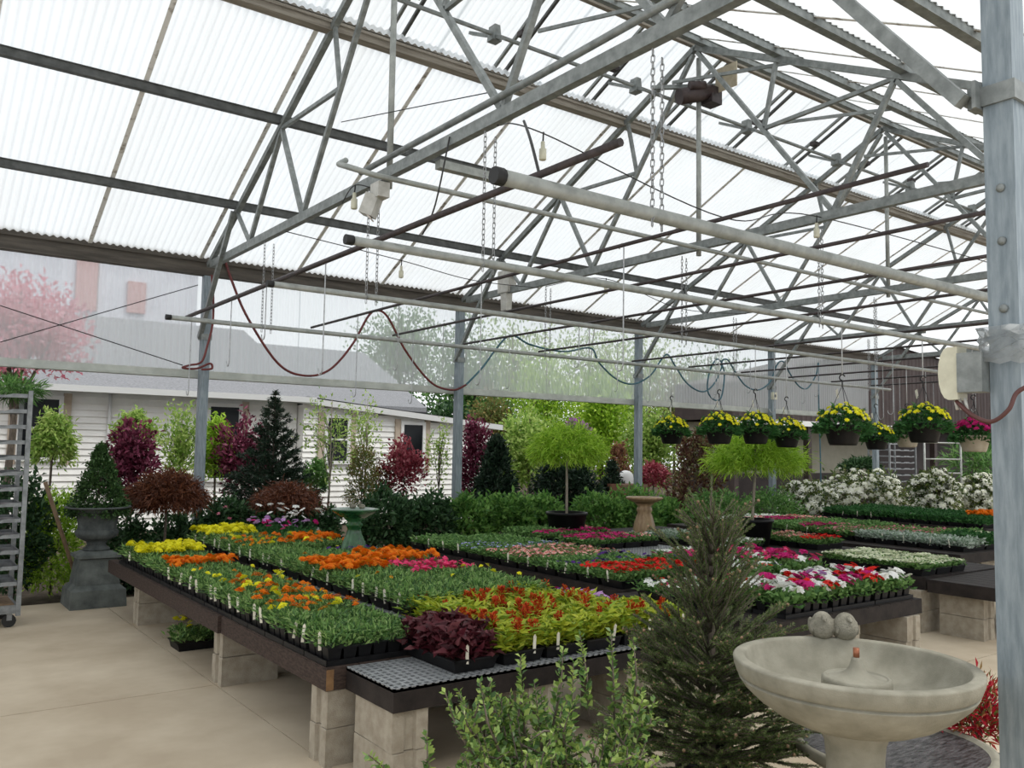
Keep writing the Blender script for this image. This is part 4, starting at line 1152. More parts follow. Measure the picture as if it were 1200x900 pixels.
# ------------------------------------------------------------------ trees and shrubs
L_PURPLE = leafmat('leaf_purple', [(0.05, 0.008, 0.018), (0.10, 0.016, 0.035), (0.17, 0.035, 0.065), (0.24, 0.06, 0.11)], 0.4)
L_COPPER = leafmat('leaf_copper', [(0.055, 0.018, 0.009), (0.10, 0.035, 0.018), (0.16, 0.06, 0.03)], 0.35)
L_RED = leafmat('leaf_red', [(0.16, 0.018, 0.03), (0.26, 0.045, 0.065), (0.36, 0.11, 0.13)], 0.4)
L_PINK = leafmat('leaf_pink', [(0.60, 0.26, 0.32), (0.66, 0.38, 0.42), (0.55, 0.17, 0.23)], 0.45)
L_LIMEM = leafmat('leaf_lime', [(0.15, 0.28, 0.02), (0.26, 0.42, 0.035), (0.38, 0.54, 0.07)], 0.45)
L_SPRING = leafmat('leaf_spring', [(0.14, 0.25, 0.045), (0.25, 0.37, 0.08), (0.38, 0.48, 0.15)], 0.5)
L_MID = leafmat('leaf_mid', [(0.05, 0.13, 0.03), (0.09, 0.20, 0.05), (0.15, 0.27, 0.08)], 0.35)
L_DARK = leafmat('leaf_dark', [(0.016, 0.045, 0.016), (0.03, 0.075, 0.026), (0.055, 0.11, 0.045)], 0.25)
L_CON = leafmat('needle_dark', [(0.008, 0.02, 0.011), (0.015, 0.034, 0.018), (0.026, 0.05, 0.026)], 0.15)
L_BOX = leafmat('leaf_box', [(0.022, 0.055, 0.016), (0.04, 0.09, 0.025), (0.065, 0.125, 0.04)], 0.25)
L_OLIVE = leafmat('leaf_olive', [(0.10, 0.14, 0.04), (0.17, 0.20, 0.06), (0.22, 0.16, 0.06)], 0.4)
L_RHOD = leafmat('leaf_rhodo', [(0.04, 0.075, 0.02), (0.08, 0.12, 0.03), (0.14, 0.17, 0.05)], 0.3)
L_WHITEFL = flat('truss_white', (0.80, 0.80, 0.70), (0.86, 0.86, 0.80), (0.70, 0.72, 0.55))
L_FERN = leafmat('leaf_fern', [(0.05, 0.13, 0.028), (0.10, 0.22, 0.045), (0.17, 0.31, 0.075)], 0.4)
BARK = solid('bark', (0.07, 0.055, 0.042), (0.15, 0.12, 0.095), 14, 0.9, 0, 0.5, 50, stretch=(4, 4, 1))
BARKL = solid('bark_pale', (0.22, 0.19, 0.15), (0.34, 0.30, 0.24), 14, 0.9, 0, 0.4, 50, stretch=(4, 4, 1))
_seed = [100]
def crown_pts(rng, c, R, ncl, per, shape, spread):
    c = np.array(c, float); R = np.array(R, float)
    u = unit(rng.normal(size=(ncl, 3)))
    rad = rng.uniform(.55, 1.0, (ncl, 1)) if shape != 'open' else rng.uniform(.2, 1.0, (ncl, 1))
    C = u * rad
    if shape == 'dome':
        C[:, 2] = np.abs(C[:, 2]) * 1.0 - rng.uniform(0, .55, ncl) * (np.hypot(C[:, 0], C[:, 1]) > .5)
    if shape == 'cone':
        h = rng.uniform(0, 1, ncl) ** 1.4; a = rng.uniform(0, 6.283, ncl); r = (1 - h) ** .8 * np.sqrt(rng.uniform(.35, 1, ncl))
        C = np.stack([r * np.cos(a), r * np.sin(a), h * 2 - 1], 1)
    if shape == 'column':
        a = rng.uniform(0, 6.283, ncl); r = np.sqrt(rng.uniform(.2, 1, ncl)); h = rng.uniform(-1, 1, ncl)
        r = r * (1 - .5 * np.clip(h, 0, 1)); C = np.stack([r * np.cos(a), r * np.sin(a), h], 1)
    Cw = c + C * R
    P = np.repeat(Cw, per, 0) + rng.normal(0, 1, (ncl * per, 3)) * R * spread
    out = unit(P - (c - np.array([0, 0, R[2] * .6])))
    return Cw, P, out
def tree(name, label, cat, base, c, R, n, mat, L, W, shape='ball', per=14, spread=.13, droop=0.0, bark=BARK, tr=.03, lean=None, group=None, extra=None, branches=14, pot=None, fruit=None):
    """crown centre c, radii R; n leaves"""
    _seed[0] += 1; rng = np.random.default_rng(_seed[0])
    t = thing(name, label, cat, tuple(base), group)
    b = np.array(base, float)
    ncl = max(6, n // per)
    C, P, out = crown_pts(rng, c, R, ncl, per, shape, spread)
    D = out * .7 + rng.normal(0, .55, P.shape); D[:, 2] -= droop
    V, F = leaf_geo(rng, P, D, rng.uniform(.75, 1.25, len(P)) * L, rng.uniform(.75, 1.25, len(P)) * W)
    o = link('foliage', np_mesh('foliage', V - b, F, mat), t); o['kind'] = 'stuff'
    if branches:
        mb = MB(); cc = np.array(c, float); fork = b + (cc - b) * .55 if shape not in ('dome',) else cc + np.array([0, 0, R[2] * .1])
        j = rng.normal(0, tr, 3) * .8; mid = b + (fork - b) * .5 + j
        top = cc + np.array([0, 0, R[2] * (.75 if shape in ('cone', 'column', 'open') else .3)])
        mb.tube([Vector(b), Vector(mid), Vector(fork), Vector(top)], [tr, tr * .85, tr * .7, tr * .25], 7)
        idx = rng.choice(len(C), min(branches, len(C)), replace=False)
        for q in C[idx]:
            s = fork + (top - fork) * rng.uniform(0, .7); m = (s + q) / 2 + np.array([0, 0, R[2] * .08])
            mb.tube([Vector(s), Vector(m), Vector(q)], [tr * .45, tr * .3, tr * .1], 5)
        mb.build('trunk', bark, t)
    if pot:
        r, h = pot
        MB().lathe([(0, 0), (r * .82, 0), (r * .98, h * .9), (r * 1.04, h * .91), (r * 1.04, h), (r * .95, h), (r * .93, h * .86), (0, h * .86)], 28, base).build('nursery_pot', POTM, t)
    if fruit:
        fm, fn, fr, rings, k = fruit
        idx = rng.choice(len(P), fn); Vs = []
        for q, dd in zip(P[idx], out[idx]):
            Vs.append(petals(rng, q + dd * .02, fr * rng.uniform(.8, 1.2), dd + np.array([-.2, -.35, .5]), rings, k))
        V = np.concatenate(Vs)
        o = link('blossom_cluster', np_mesh('blossom_cluster', V - b, np.arange(len(V)).reshape(-1, 4), fm), t); o['kind'] = 'stuff'
    return t
def at(px, yt, yb, w, Y, depth=None):
    """crown centre and radii from the pixel box at the wall-parallel distance Y"""
    a = ony(px, (yt + yb) / 2, Y); d = (a - Vector((0, 0, CAMH))).dot(_f); s = d / FPX
    return (a.x, a.y, a.z), (w / 2 * s, (depth or w / 2 * s), (yb - yt) / 2 * s)
def plant(name, label, cat, px, yt, yb, w, Y, n, mat, L, W, gz=0.0, **k):
    c, R = at(px, yt, yb, w, Y)
    base = (c[0] + k.pop('dx', 0), c[1], gz)
    return tree(name, label, cat, base, c, R, n, mat, L, W, **k)
# urn topiary
tree('boxwood_cone', 'clipped dark boxwood cone growing in the garden urn', 'topiary', (UC.x, UC.y, .92), (UC.x, UC.y, 1.23), (.29, .29, .33), 6500, L_BOX, .035, .02, 'cone', per=10, spread=.06, tr=.02)
# left planting
plant('dwarf_maple', 'copper laceleaf dwarf maple dome on a thin stem before the first post', 'tree', 196, 556, 606, 84, 9.75, 9000, L_COPPER, .10, .012, shape='dome', droop=.55, tr=.018, spread=.10, gz=.0)
plant('japanese_maple', 'purple japanese maple between urn and white house', 'tree', 152, 492, 585, 62, 12.2, 2300, L_PURPLE, .085, .04, shape='open', spread=.12, tr=.022)
plant('weeping_tree', 'pale green weeping tree behind the shelf trolley', 'tree', 62, 482, 560, 44, 12.6, 2200, L_SPRING, .08, .03, shape='dome', droop=.9, tr=.02)
plant('weeping_tree', 'pale green weeping tree above the purple japanese maple', 'tree', 158, 482, 535, 46, 14.2, 1800, L_SPRING, .09, .035, shape='dome', droop=.9, tr=.02)
plant('golden_shrub', 'yellow green feathery shrub between trolley and urn', 'shrub', 62, 585, 680, 62, 10.25, 4200, L_LIMEM, .07, .018, shape='column', spread=.14, tr=.015)
plant('pink_maple', 'pink leaved maple spreading behind the clear wall sheets', 'tree', 22, 325, 448, 150, 13.2, 5200, L_PINK, .10, .04, shape='open', spread=.10, tr=.06)
plant('trolley_grass', 'green grassy plants on top of the shelf trolley', 'plant', 15, 448, 466, 62, 8.9, 900, L_MID, .12, .01, gz=2.03, shape='ball', branches=0)
plant('slender_tree', 'slender young tree with fresh leaves behind the first post', 'tree', 212, 474, 575, 46, 13.0, 1500, L_SPRING, .07, .035, shape='open', tr=.02, bark=BARKL)
plant('weeping_tree', 'leafy green weeping tree just past the first post', 'tree', 252, 490, 575, 40, 13.4, 2600, L_LIMEM, .08, .03, shape='dome', droop=.6, tr=.02)
plant('japanese_maple', 'purple japanese maple beside the dark pointed spruce', 'tree', 285, 486, 590, 66, 13.0, 2300, L_PURPLE, .085, .038, shape='open', spread=.12, tr=.025)
plant('dwarf_maple', 'copper laceleaf maple mound below the pointed spruce', 'tree', 336, 568, 606, 78, 10.3, 5200, L_COPPER, .09, .012, shape='dome', droop=.5, tr=.02)
plant('holly_shrub', 'small round green shrub by the white siding', 'shrub', 371, 538, 580, 30, 13.0, 1300, L_MID, .06, .035, tr=.015)
plant('slender_tree', 'thin forked young tree with sparse leaves before the house window', 'tree', 388, 455, 560, 84, 11.6, 520, L_SPRING, .06, .03, shape='open', tr=.02, bark=BARKL)
plant('slender_tree', 'thin young tree in front of the house wing', 'tree', 430, 458, 545, 60, 12.6, 560, L_SPRING, .06, .03, shape='open', tr=.018, bark=BARKL)
plant('olive_shrub', 'olive green upright shrub in front of the house window', 'shrub', 424, 524, 590, 38, 11.6, 2400, L_OLIVE, .05, .02, shape='column', tr=.015)
plant('orange_shrub', 'small orange tinted shrub before the house wing', 'shrub', 448, 540, 585, 30, 12.0, 900, L_COPPER, .05, .025, tr=.012)
plant('japanese_maple', 'bright red japanese maple below the dark house door', 'tree', 474, 514, 580, 46, 11.8, 1500, L_RED, .075, .035, shape='open', spread=.15, tr=.018)
plant('slender_tree', 'thin young tree between house door and second post', 'tree', 515, 488, 575, 40, 11.8, 420, L_SPRING, .06, .028, shape='open', tr=.016)
plant('japanese_maple', 'dark purple maple just behind the second post', 'tree', 558, 500, 585, 40, 12.0, 2600, L_PURPLE, .08, .04, shape='column', tr=.02)
plant('yew_shrub', 'broad black green yew right of the second post', 'shrub', 581, 518, 600, 62, 11.2, 6500, L_CON, .10, .03, shape='cone', per=12, spread=.09, tr=.03)
plant('yew_shrub', 'black green yew behind the potted lime maple', 'shrub', 662, 545, 600, 76, 11.4, 6500, L_CON, .10, .03, shape='column', per=12, spread=.11, tr=.03)
plant('yew_shrub', 'small dark yew beside the third post', 'shrub', 716, 545, 590, 36, 11.8, 2600, L_CON, .09, .025, shape='cone', tr=.02)
plant('lilac_bush', 'lilac flowered bush behind the lime maple', 'shrub', 676, 490, 535, 30, 15.5, 900, flat('lilac_leaf', (.3, .12, .3), (.4, .2, .4), (.2, .15, .15)), .10, .06, shape='open', tr=.02)
plant('japanese_maple', 'brown red maple left of the third post', 'tree', 725, 524, 582, 26, 12.6, 1500, leafmat('leaf_brown', [(.12, .05, .03), (.2, .09, .05), (.26, .14, .08)]), .07, .035, shape='column', tr=.02)
plant('japanese_maple', 'red domed maple right of the third post', 'tree', 766, 543, 578, 36, 12.8, 1500, L_RED, .075, .035, shape='dome', tr=.02)
plant('japanese_maple', 'tall brown purple maple behind the foreground spruce', 'tree', 816, 512, 625, 62, 11.5, 4200, leafmat('leaf_brownp', [(.05, .02, .015), (.10, .045, .03), (.17, .09, .05), (.14, .15, .06)]), .085, .045, shape='column', tr=.03)
# threadleaf lime maples in big pots on benches
for (px, pz, Yb, cx, cy_t, cy_b, w, lb, m) in ((664, 620, 8.55, 664, 500, 552, 86, 'lime threadleaf maple in a black pot behind the magenta flats', L_LIMEM), (880, 645, 6.75, 886, 506, 566, 106, 'lime threadleaf maple in a black pot beside the foreground spruce', L_LIMEM)):
    c, R = at(cx, cy_t, cy_b, w, Yb)
    bx = ony(px, pz, Yb).x
    tree('lime_maple', lb, 'potted tree', (bx, Yb, ZT), (c[0], Yb, c[2]), (R[0], R[0], R[2]), 9000, m, .12, .011, 'dome', per=18, spread=.10, droop=.5, bark=BARKL, tr=.02, pot=(.26, .32))
# shrubs at floor level along the wall
gx = [(452, 575, 640, 66, 'L_DARK'), (500, 580, 640, 60, 'L_DARK'), (548, 582, 635, 56, 'L_MID'), (592, 578, 630, 60, 'L_MID'), (634, 582, 626, 50, 'L_MID'), (700, 578, 628, 60, 'L_MID'), (742, 572, 628, 60, 'L_MID'), (782, 588, 630, 40, 'L_MID')]
lbs = ['dark glossy leaved shrub beside the green birdbath', 'dark glossy leaved shrub in front of the second post', 'leafy green shrub right of the second post', 'leafy green shrub before the broad yew', 'leafy green shrub left of the lime maple pot',
       'leafy green shrub right of the lime maple pot', 'leafy green shrub behind the tan birdbath', 'leafy green shrub right of the tan birdbath']
for (px, a, b, w, m), lb in zip(gx, lbs):
    plant('leafy_shrub', lb, 'shrub', px, a, b + 10, w + 4, 10.05, 2600, {'L_DARK': L_DARK, 'L_MID': L_FERN}[m], .09, .04, tr=.015, spread=.12)
for px, a, b, w, Y, lb, fr in ((262, 585, 655, 60, 10.3, 'dark shrub with pink buds behind the yellow marigolds', (BLOOM['rose'], 40, .03, 1, 5)), (318, 596, 650, 60, 10.2, 'dark shrub with mauve flowers behind the raised bench', (BLOOM['lilac'], 46, .035, 1, 5)),
                           (372, 594, 650, 56, 10.1, 'dark shrub with white flowers left of the green birdbath', (BLOOM['white'], 40, .03, 1, 5)),
                           (150, 610, 700, 60, 10.2, 'dark glossy shrub right of the urn plinth', (BLOOM['white'], 14, .025, 1, 5)), (205, 605, 690, 60, 10.4, 'dark glossy shrub under the copper dwarf maple', None),
                           (20, 560, 690, 70, 10.1, 'dark leafy shrub behind the shelf trolley', None)):
    plant('flowering_shrub', lb, 'shrub', px, a, b, w, Y, 2600, L_DARK, .07, .035, tr=.015, fruit=fr)
for px, Yy, lb in ((840, 10.0, 'green shrub behind the lime maple stem'), (905, 9.9, 'green shrub left of the white rhododendrons')):
    plant('leafy_shrub', lb, 'shrub', px, 575, 622, 70, Yy, 2600, L_MID, .075, .03, tr=.015)
# white rhododendrons by the far bench
for px, a, b, w, Y, lb in ((942, 566, 604, 66, 10.0, 'low white rhododendron fully in bloom'), (1012, 552, 602, 100, 10.4, 'wide white rhododendron under the small dark shrub'),
                           (1096, 552, 600, 60, 8.6, 'white rhododendron in front of the silver rack'), (1150, 560, 600, 50, 8.2, 'white rhododendron partly behind the foreground post')):
    plant('rhododendron', lb, 'shrub', px, a, b + 8, w, Y, 2400, L_RHOD, .10, .04, tr=.02, spread=.1, fruit=(L_WHITEFL, 440, .075, 2, 7))
plant('dark_shrub', 'small black leaved shrub against the cream wall', 'shrub', 1006, 537, 556, 42, 11.5, 1200, L_DARK, .12, .04, shape='dome', tr=.02)
plant('palm_like_plant', 'strap leaved green plant under the pink hanging basket', 'plant', 1140, 520, 560, 60, 12.0, 600, L_MID, .35, .05, shape='ball', tr=.02)
# background wood beyond the yard
fr_ = [(545, 380, 560, 110, 26, L_MID), (600, 360, 560, 130, 30, L_SPRING), (640, 400, 570, 90, 20, L_LIMEM), (690, 350, 560, 140, 34, L_SPRING), (705, 430, 570, 80, 23.5, L_LIMEM), (745, 380, 560, 120, 28, L_SPRING), (790, 420, 570, 90, 22, L_OLIVE),
       (520, 470, 570, 80, 24, L_DARK), (470, 360, 470, 120, 36, L_MID), (620, 480, 570, 70, 17, L_SPRING), (760, 470, 575, 70, 18.2, L_SPRING), (830, 400, 540, 110, 30, L_MID), (575, 460, 560, 60, 20.8, L_OLIVE)]
fl = ['tall green tree behind the second post', 'tall pale spring tree in the wood', 'bright lime tree behind the yews', 'tallest pale tree in the wood', 'bright lime tree left of the third post', 'pale spring tree behind the third post', 'olive tree beside the brown building',
      'dark tree behind the house wing', 'green tree rising behind the house roof', 'light young tree behind the lime maple', 'green tree right of the third post', 'green tree behind the brown building corner', 'small green tree near the second post']
for (px, a, b, w, Y, m), lb in zip(fr_, fl):
    plant('woodland_tree', lb, 'tree', px, a, b, w, Y, 4600, m, .19 if Y > 22 else .12, .10 if Y > 22 else .065, shape='open', spread=.13, tr=.11 if Y > 22 else .06, group='trees of the wood beyond the yard')

# pointed dark spruce left of the house window
def conifer(name, label, base, h, r, mat, seed, z0=.12, nw=26, nb=9, nl=.05, dens=200, up=.35, tr=.03, bud=None, nw_=.006):
    rng = np.random.default_rng(seed); t = thing(name, label, 'tree', tuple(base)); b = np.array(base, float)
    Ps, Ds = [], []; mb = MB(); buds = []
    mb.tube([(b[0], b[1], b[2]), (b[0], b[1], b[2] + h)], [tr, tr * .15], 7)
    def shoot(p, d, L, rad):
        n = max(4, int(L * dens)); u = rng.uniform(0, 1, n)
        q = p + np.outer(u * L, d); a = rng.normal(size=(n, 3)); a -= np.outer(a @ d, d); a = unit(a)
        Ps.append(q); Ds.append(a * .8 + d * .8); buds.append(p + d * L)
    for i in range(nw):
        f = i / (nw - 1); z = h * (z0 + (1 - z0) * f * .97); L = r * (1 - f) ** .85 + .04 * h * .4
        k = max(3, int(nb * (1 - f * .5))); a0 = rng.uniform(0, 6.28)
        for j in range(k):
            a = a0 + 6.283 * j / k + rng.normal(0, .15); e = up + .5 * f + rng.normal(0, .1)
            d = np.array([math.cos(a) * math.cos(e), math.sin(a) * math.cos(e), math.sin(e)])
            p = b + [0, 0, z]; l = L * rng.uniform(.8, 1.1)
            shoot(p, d, l, .02); mb.tube([Vector(p), Vector(p + d * l)], [tr * .25, tr * .08], 4)
            for s in range(int(3 + 4 * (1 - f))):
                u = rng.uniform(.25, .95); sd = unit((d + np.cross(d, [0, 0, 1]) * rng.choice([-1, 1]) * rng.uniform(.5, .9) + [0, 0, rng.uniform(-.1, .3)]).reshape(1, 3))[0]
                shoot(p + d * l * u, sd, l * (1 - u * .6) * .45, .02)
    shoot(b + [0, 0, h * .8], np.array([0, 0, 1.0]), h * .2, .02)
    P = np.concatenate(Ps); D = np.concatenate(Ds)
    V, F = leaf_geo(rng, P, D, nl * rng.uniform(.8, 1.2, len(P)), nw_)
    o = link('needles', np_mesh('needles', V - b, F, mat), t); o['kind'] = 'stuff'
    mb.build('trunk', BARK, t)
    return t, buds, b
sp = ony(318, 590, 11.6)
conifer('spruce_tree', 'dark pointed spruce tree in front of the white house', (sp.x, sp.y, 0), 2.36, .75, L_CON, 5, nw=22, nb=9, nl=.06, dens=240, up=.22, nw_=.013)

# ------------------------------------------------------------------ foreground spruce and holly
L_SPRUCE = leafmat('needle_olive', [(0.035, 0.068, 0.02), (0.07, 0.115, 0.034), (0.115, 0.16, 0.052), (0.17, 0.21, 0.08)], 0.3)
BUD = solid('spruce_bud', (0.20, 0.12, 0.07), (0.34, 0.22, 0.14), 60, 0.8)
FS = Vector((ony(832, 700, 2.72).x, 2.72, 0))
def fore_spruce():
    rng = np.random.default_rng(8)
    t = thing('young_spruce', 'young olive green spruce with brown buds behind the stone fountain', 'tree', tuple(FS)); b = np.array(FS)
    segs = []; H_ = 1.40
    mb = MB(); mb.tube([FS, FS + Vector((.01, 0, .7)), FS + Vector((.02, .01, H_))], [.028, .018, .005], 8)
    def add(p, d, L, lvl):
        segs.append((p, d, L, lvl))
        mb.tube([Vector(p), Vector(p + d * L)], [.007 if lvl < 2 else .004, .0025], 5)
    def nrm(v): return v / np.linalg.norm(v)
    for i in range(20):
        f = i / 19; z = .16 + 1.02 * f
        low = f < .5
        L = (.54 - .26 * f) if low else .40 - .22 * (f - .5)
        k = 15 if f < .3 else 11 if low else 5; a0 = rng.uniform(0, 6.28)
        for j in range(k):
            a = a0 + 6.283 * j / k + rng.normal(0, .22)
            e = (.12 + .9 * f + rng.normal(0, .15)) if low else rng.uniform(.6, 1.15)
            d = nrm(np.array([math.cos(a) * math.cos(e), math.sin(a) * math.cos(e), math.sin(e)]))
            l = L * rng.uniform(.7, 1.15); p = b + [.015 * f, .005, z]
            add(p, d, l, 1)
            for s in range(6 if low else 3):
                u = rng.uniform(.2, .9) if low else rng.uniform(.2, .6); side = nrm(np.cross(d, [0, 0, 1.0])) * rng.choice([-1, 1])
                sd = nrm(d + side * rng.uniform(.45, .8) + np.array([0, 0, rng.uniform(0, .35)])); sl = l * (1.05 - u) * .6 + .03
                add(p + d * l * u, sd, sl, 2)
                if low and rng.random() < .55:
                    s2 = nrm(sd + nrm(np.cross(sd, [0, 0, 1.0])) * rng.choice([-1, 1]) * .7); add(p + d * l * u + sd * sl * .5, s2, sl * .5, 3)
    add(b + [.015, .005, 1.15], nrm(np.array([.02, .01, 1.0])), .34, 1)
    Ps, Ds = [], []
    for (p, d, L, lv) in segs:
        n = max(10, int(L * 1000)); u = np.linspace(0, 1, n); a = rng.normal(size=(n, 3)); a -= np.outer(a @ d, d); a = unit(a)
        Ps.append(p + np.outer(u * L, d)); Ds.append(a * .75 + d * .85)
        m = 4; Ps.append(np.repeat((p + d * L).reshape(1, 3), m, 0)); Ds.append(d + rng.normal(0, .3, (m, 3)))
    P = np.concatenate(Ps); D = np.concatenate(Ds)
    V, F = leaf_geo(rng, P, D, .016 * rng.uniform(.8, 1.2, len(P)), .0030, 0, 0)
    o = link('needles', np_mesh('needles', V - b, F, L_SPRUCE), t); o['kind'] = 'stuff'
    mb.build('trunk', BARK, t)
    bb = MB()
    for (p, d, L, lv) in segs:
        if rng.random() < .5:
            q = p + d * (L + .002); bb.ball(q, .0045 if lv > 1 else .0075, 6, 4)
    o = bb.build('buds', BUD, t); o['kind'] = 'stuff'
    MB().lathe([(0, 0), (.14, 0), (.165, .20), (.172, .20), (.172, .22), (.155, .22), (.15, .19), (0, .19)], 28, FS).build('nursery_pot', POTM, t)
fore_spruce()
L_HOLLY = leafmat('leaf_holly', [(0.045, 0.10, 0.025), (0.09, 0.17, 0.04), (0.17, 0.26, 0.06), (0.26, 0.34, 0.09)], 0.3, 0.35, 0.5)
def holly():
    rng = np.random.default_rng(21); HC = Vector((1.97, 2.40, 0)); b = np.array(HC)
    t = thing('holly_shrub', 'small leaved holly with upright light green shoots in front of the black bench', 'shrub', tuple(HC))
    mb = MB(); Ps, Ds, Ls = [], [], []
    def twig(p, q, dens, l0):
        mb.tube([Vector(p), Vector((p + q) / 2 + rng.normal(0, .012, 3)), Vector(q)], [.005, .0035, .0018], 5)
        L = np.linalg.norm(q - p); n = max(5, int(L * dens)); u = np.linspace(.08, 1, n); d = (q - p) / L
        a = rng.normal(size=(n, 3)); a -= np.outer(a @ d, d); a = unit(a)
        Ps.append(p + np.outer(u, q - p)); Ds.append(a * .9 + d * .75); Ls.append(l0 * (1.1 - .45 * u))
    for i in range(78):
        a = rng.uniform(0, 6.283); r = .36 * math.sqrt(rng.uniform(0, 1)); 
        top = b + [r * math.cos(a) * 1.05, r * math.sin(a) * 1.05, rng.uniform(.42, .74)]
        base = b + [r * .35 * math.cos(a), r * .35 * math.sin(a), .16]
        twig(base, top, 140, .036)
        for s in range(4):
            u = rng.uniform(.35, .95); p = base + (top - base) * u
            twig(p, p + unit(rng.normal(size=(1, 3)) + [[0, 0, .9]])[0] * rng.uniform(.06, .15), 190, .034)
    # long leader shoots that stand clear of the body, read off the photograph
    for (x0, y0, x1, y1) in ((565, 900, 522, 812), (480, 935, 432, 885), (615, 860, 610, 770), (648, 850, 660, 762), (690, 840, 680, 745), (720, 845, 716, 740), (585, 880, 562, 800), (740, 840, 742, 750), (635, 880, 626, 800), (668, 870, 672, 775), (505, 925, 500, 860)):
        Y = 2.36 + rng.uniform(-.12, .12)
        twig(np.array(ony(x0, y0, Y)), np.array(ony(x1, y1, Y)), 170, .038)
    P = np.concatenate(Ps); D = np.concatenate(Ds); L = np.concatenate(Ls)
    V, F = leaf_geo(rng, P, D, L, L * .58, .2, .1)
    o = link('foliage', np_mesh('foliage', V - b, F, L_HOLLY), t); o['kind'] = 'stuff'
    mb.build('stems', BARK, t)
    MB().lathe([(0, 0), (.15, 0), (.18, .20), (.187, .20), (.187, .22), (.17, .22), (.165, .19), (0, .19)], 28, HC).build('nursery_pot', POTM, t)
holly()
# red flowering plant at the foot of the post
RC = onz(1146, 905, .12); RC.z = 0
tree('red_celosia', 'deep red feathery plant in a pot between basin and foreground post', 'plant', tuple(RC), (RC.x, RC.y, .40), (.15, .15, .15), 1500, flat('celosia_red', (.30, .008, .02), (.45, .015, .035), (.12, .16, .04)), .05, .012, 'ball', per=14, spread=.2, droop=-.3, tr=.01, pot=(.12, .2))

# ------------------------------------------------------------------ white house, brown building
SIDING = solid('white_siding', (0.80, 0.79, 0.75), (0.88, 0.875, 0.84), 3, 0.6)
SHING = solid('grey_shingles', (0.16, 0.165, 0.175), (0.27, 0.275, 0.29), 22, 0.9, 0, 0.5, 30, stretch=(1, 3, 3))
TRIMT = solid('tan_trim', (0.42, 0.34, 0.26), (0.52, 0.44, 0.35), 5, 0.7)
TRIMW = solid('white_trim', (0.74, 0.74, 0.72), None, rough=0.5)
PANE = solid('dark_pane', (0.008, 0.010, 0.012), None, rough=0.12, spec=0.2)
GUT = solid('gutter', (0.62, 0.63, 0.62), None, rough=0.5)
def siding(t, xa, xb, Y, zf, z0=0.0, step=.115):
    """lapped boards; zf(x) gives the wall top"""
    mb = MB(); z = z0; top = max(zf(xa), zf(xb))
    while z < top:
        # clip board to the sloping top
        xl, xr = xa, xb
        if zf(xb) < zf(xa) and z > zf(xb):
            xr = xa + (xb - xa) * (zf(xa) - z) / (zf(xa) - zf(xb))
        h = step
        mb.add([(xl, Y - .032, z), (xr, Y - .032, z), (xr, Y - .003, z + h), (xl, Y - .003, z + h), (xl, Y + .05, z), (xr, Y + .05, z), (xr, Y + .05, z + h), (xl, Y + .05, z + h)],
               [(0, 1, 2, 3), (4, 7, 6, 5), (0, 4, 5, 1), (3, 2, 6, 7), (0, 3, 7, 4), (1, 5, 6, 2)])
        z += step
    o = mb.build('siding', SIDING, t); o['kind'] = 'stuff'
def window(t, x0, x1, z0, z1, Y, trim, mull=True):
    f = MB(); w = .07
    for a in ((x0 - w, x0, z0 - w, z1 + w), (x1, x1 + w, z0 - w, z1 + w), (x0, x1, z0 - w, z0), (x0, x1, z1, z1 + w)): f.box(a[0], a[1], Y - .09, Y - .015, a[2], a[3])
    o = f.build('window_frame', TRIMW, t)
    for x in (x0 - w - .13, x1 + w):
        MB().box(x, x + .13, Y - .065, Y - .01, z0 - .12, z1 + .12).build('casing', trim, t)
    p = MB().box(x0, x1, Y - .06, Y - .045, z0, z1).build('pane', PANE, None, False); p.parent = o; p.location = -Vector(t['_w'])
    if mull:
        q = MB().box(x0, x1, Y - .08, Y - .06, (z0 + z1) / 2 - .02, (z0 + z1) / 2 + .02).build('sash_bar', TRIMW, None, False); q.parent = o; q.location = -Vector(t['_w'])
HYY = 17.0
h1 = ony(348, 473, HYY)
t = thing('house', 'white sided house with grey shingle roof beyond the yard', 'house', (2, 19, 0))
siding(t, -9, h1.x, HYY, lambda x: 2.5)
MB().box(-9, h1.x, HYY + .05, HYY + 8, 0, 2.5).build('wall', SIDING, t)
mb = MB(); e0, e1 = HYY - .45, HYY + 4.0
mb.add([(-9.3, e0, 2.52), (h1.x + .2, e0, 2.52), (h1.x + .2, e1, 4.35), (-9.3, e1, 4.35), (-9.3, e0, 2.60), (h1.x + .2, e0, 2.60), (h1.x + .2, e1, 4.45), (-9.3, e1, 4.45), (h1.x + .2, e1 + 4.4, 2.55), (-9.3, e1 + 4.4, 2.55)],
       [(0, 1, 2, 3)[::-1], (4, 5, 6, 7), (0, 1, 5, 4), (1, 2, 6, 5), (3, 0, 4, 7), (7, 6, 8, 9)])
mb.build('roof', SHING, t)
MB().box(-9.3, h1.x + .2, e0 - .1, e0, 2.49, 2.60).build('gutter', GUT, t)
for x, lo, hi, mull in ((44, 536, 466, True), (259, 560, 477, True)):
    a = ony(x, lo, HYY); b = ony(x, hi, HYY)
    window(t, a.x - .28, a.x + .28, a.z, min(b.z, 2.35), HYY, TRIMT, mull)
MB().tube([(ony(128, 480, HYY).x, HYY - .06, 2.5), (ony(126, 480, HYY).x, HYY - .06, .2)], .03, 6).build('downpipe', TRIMW, t)
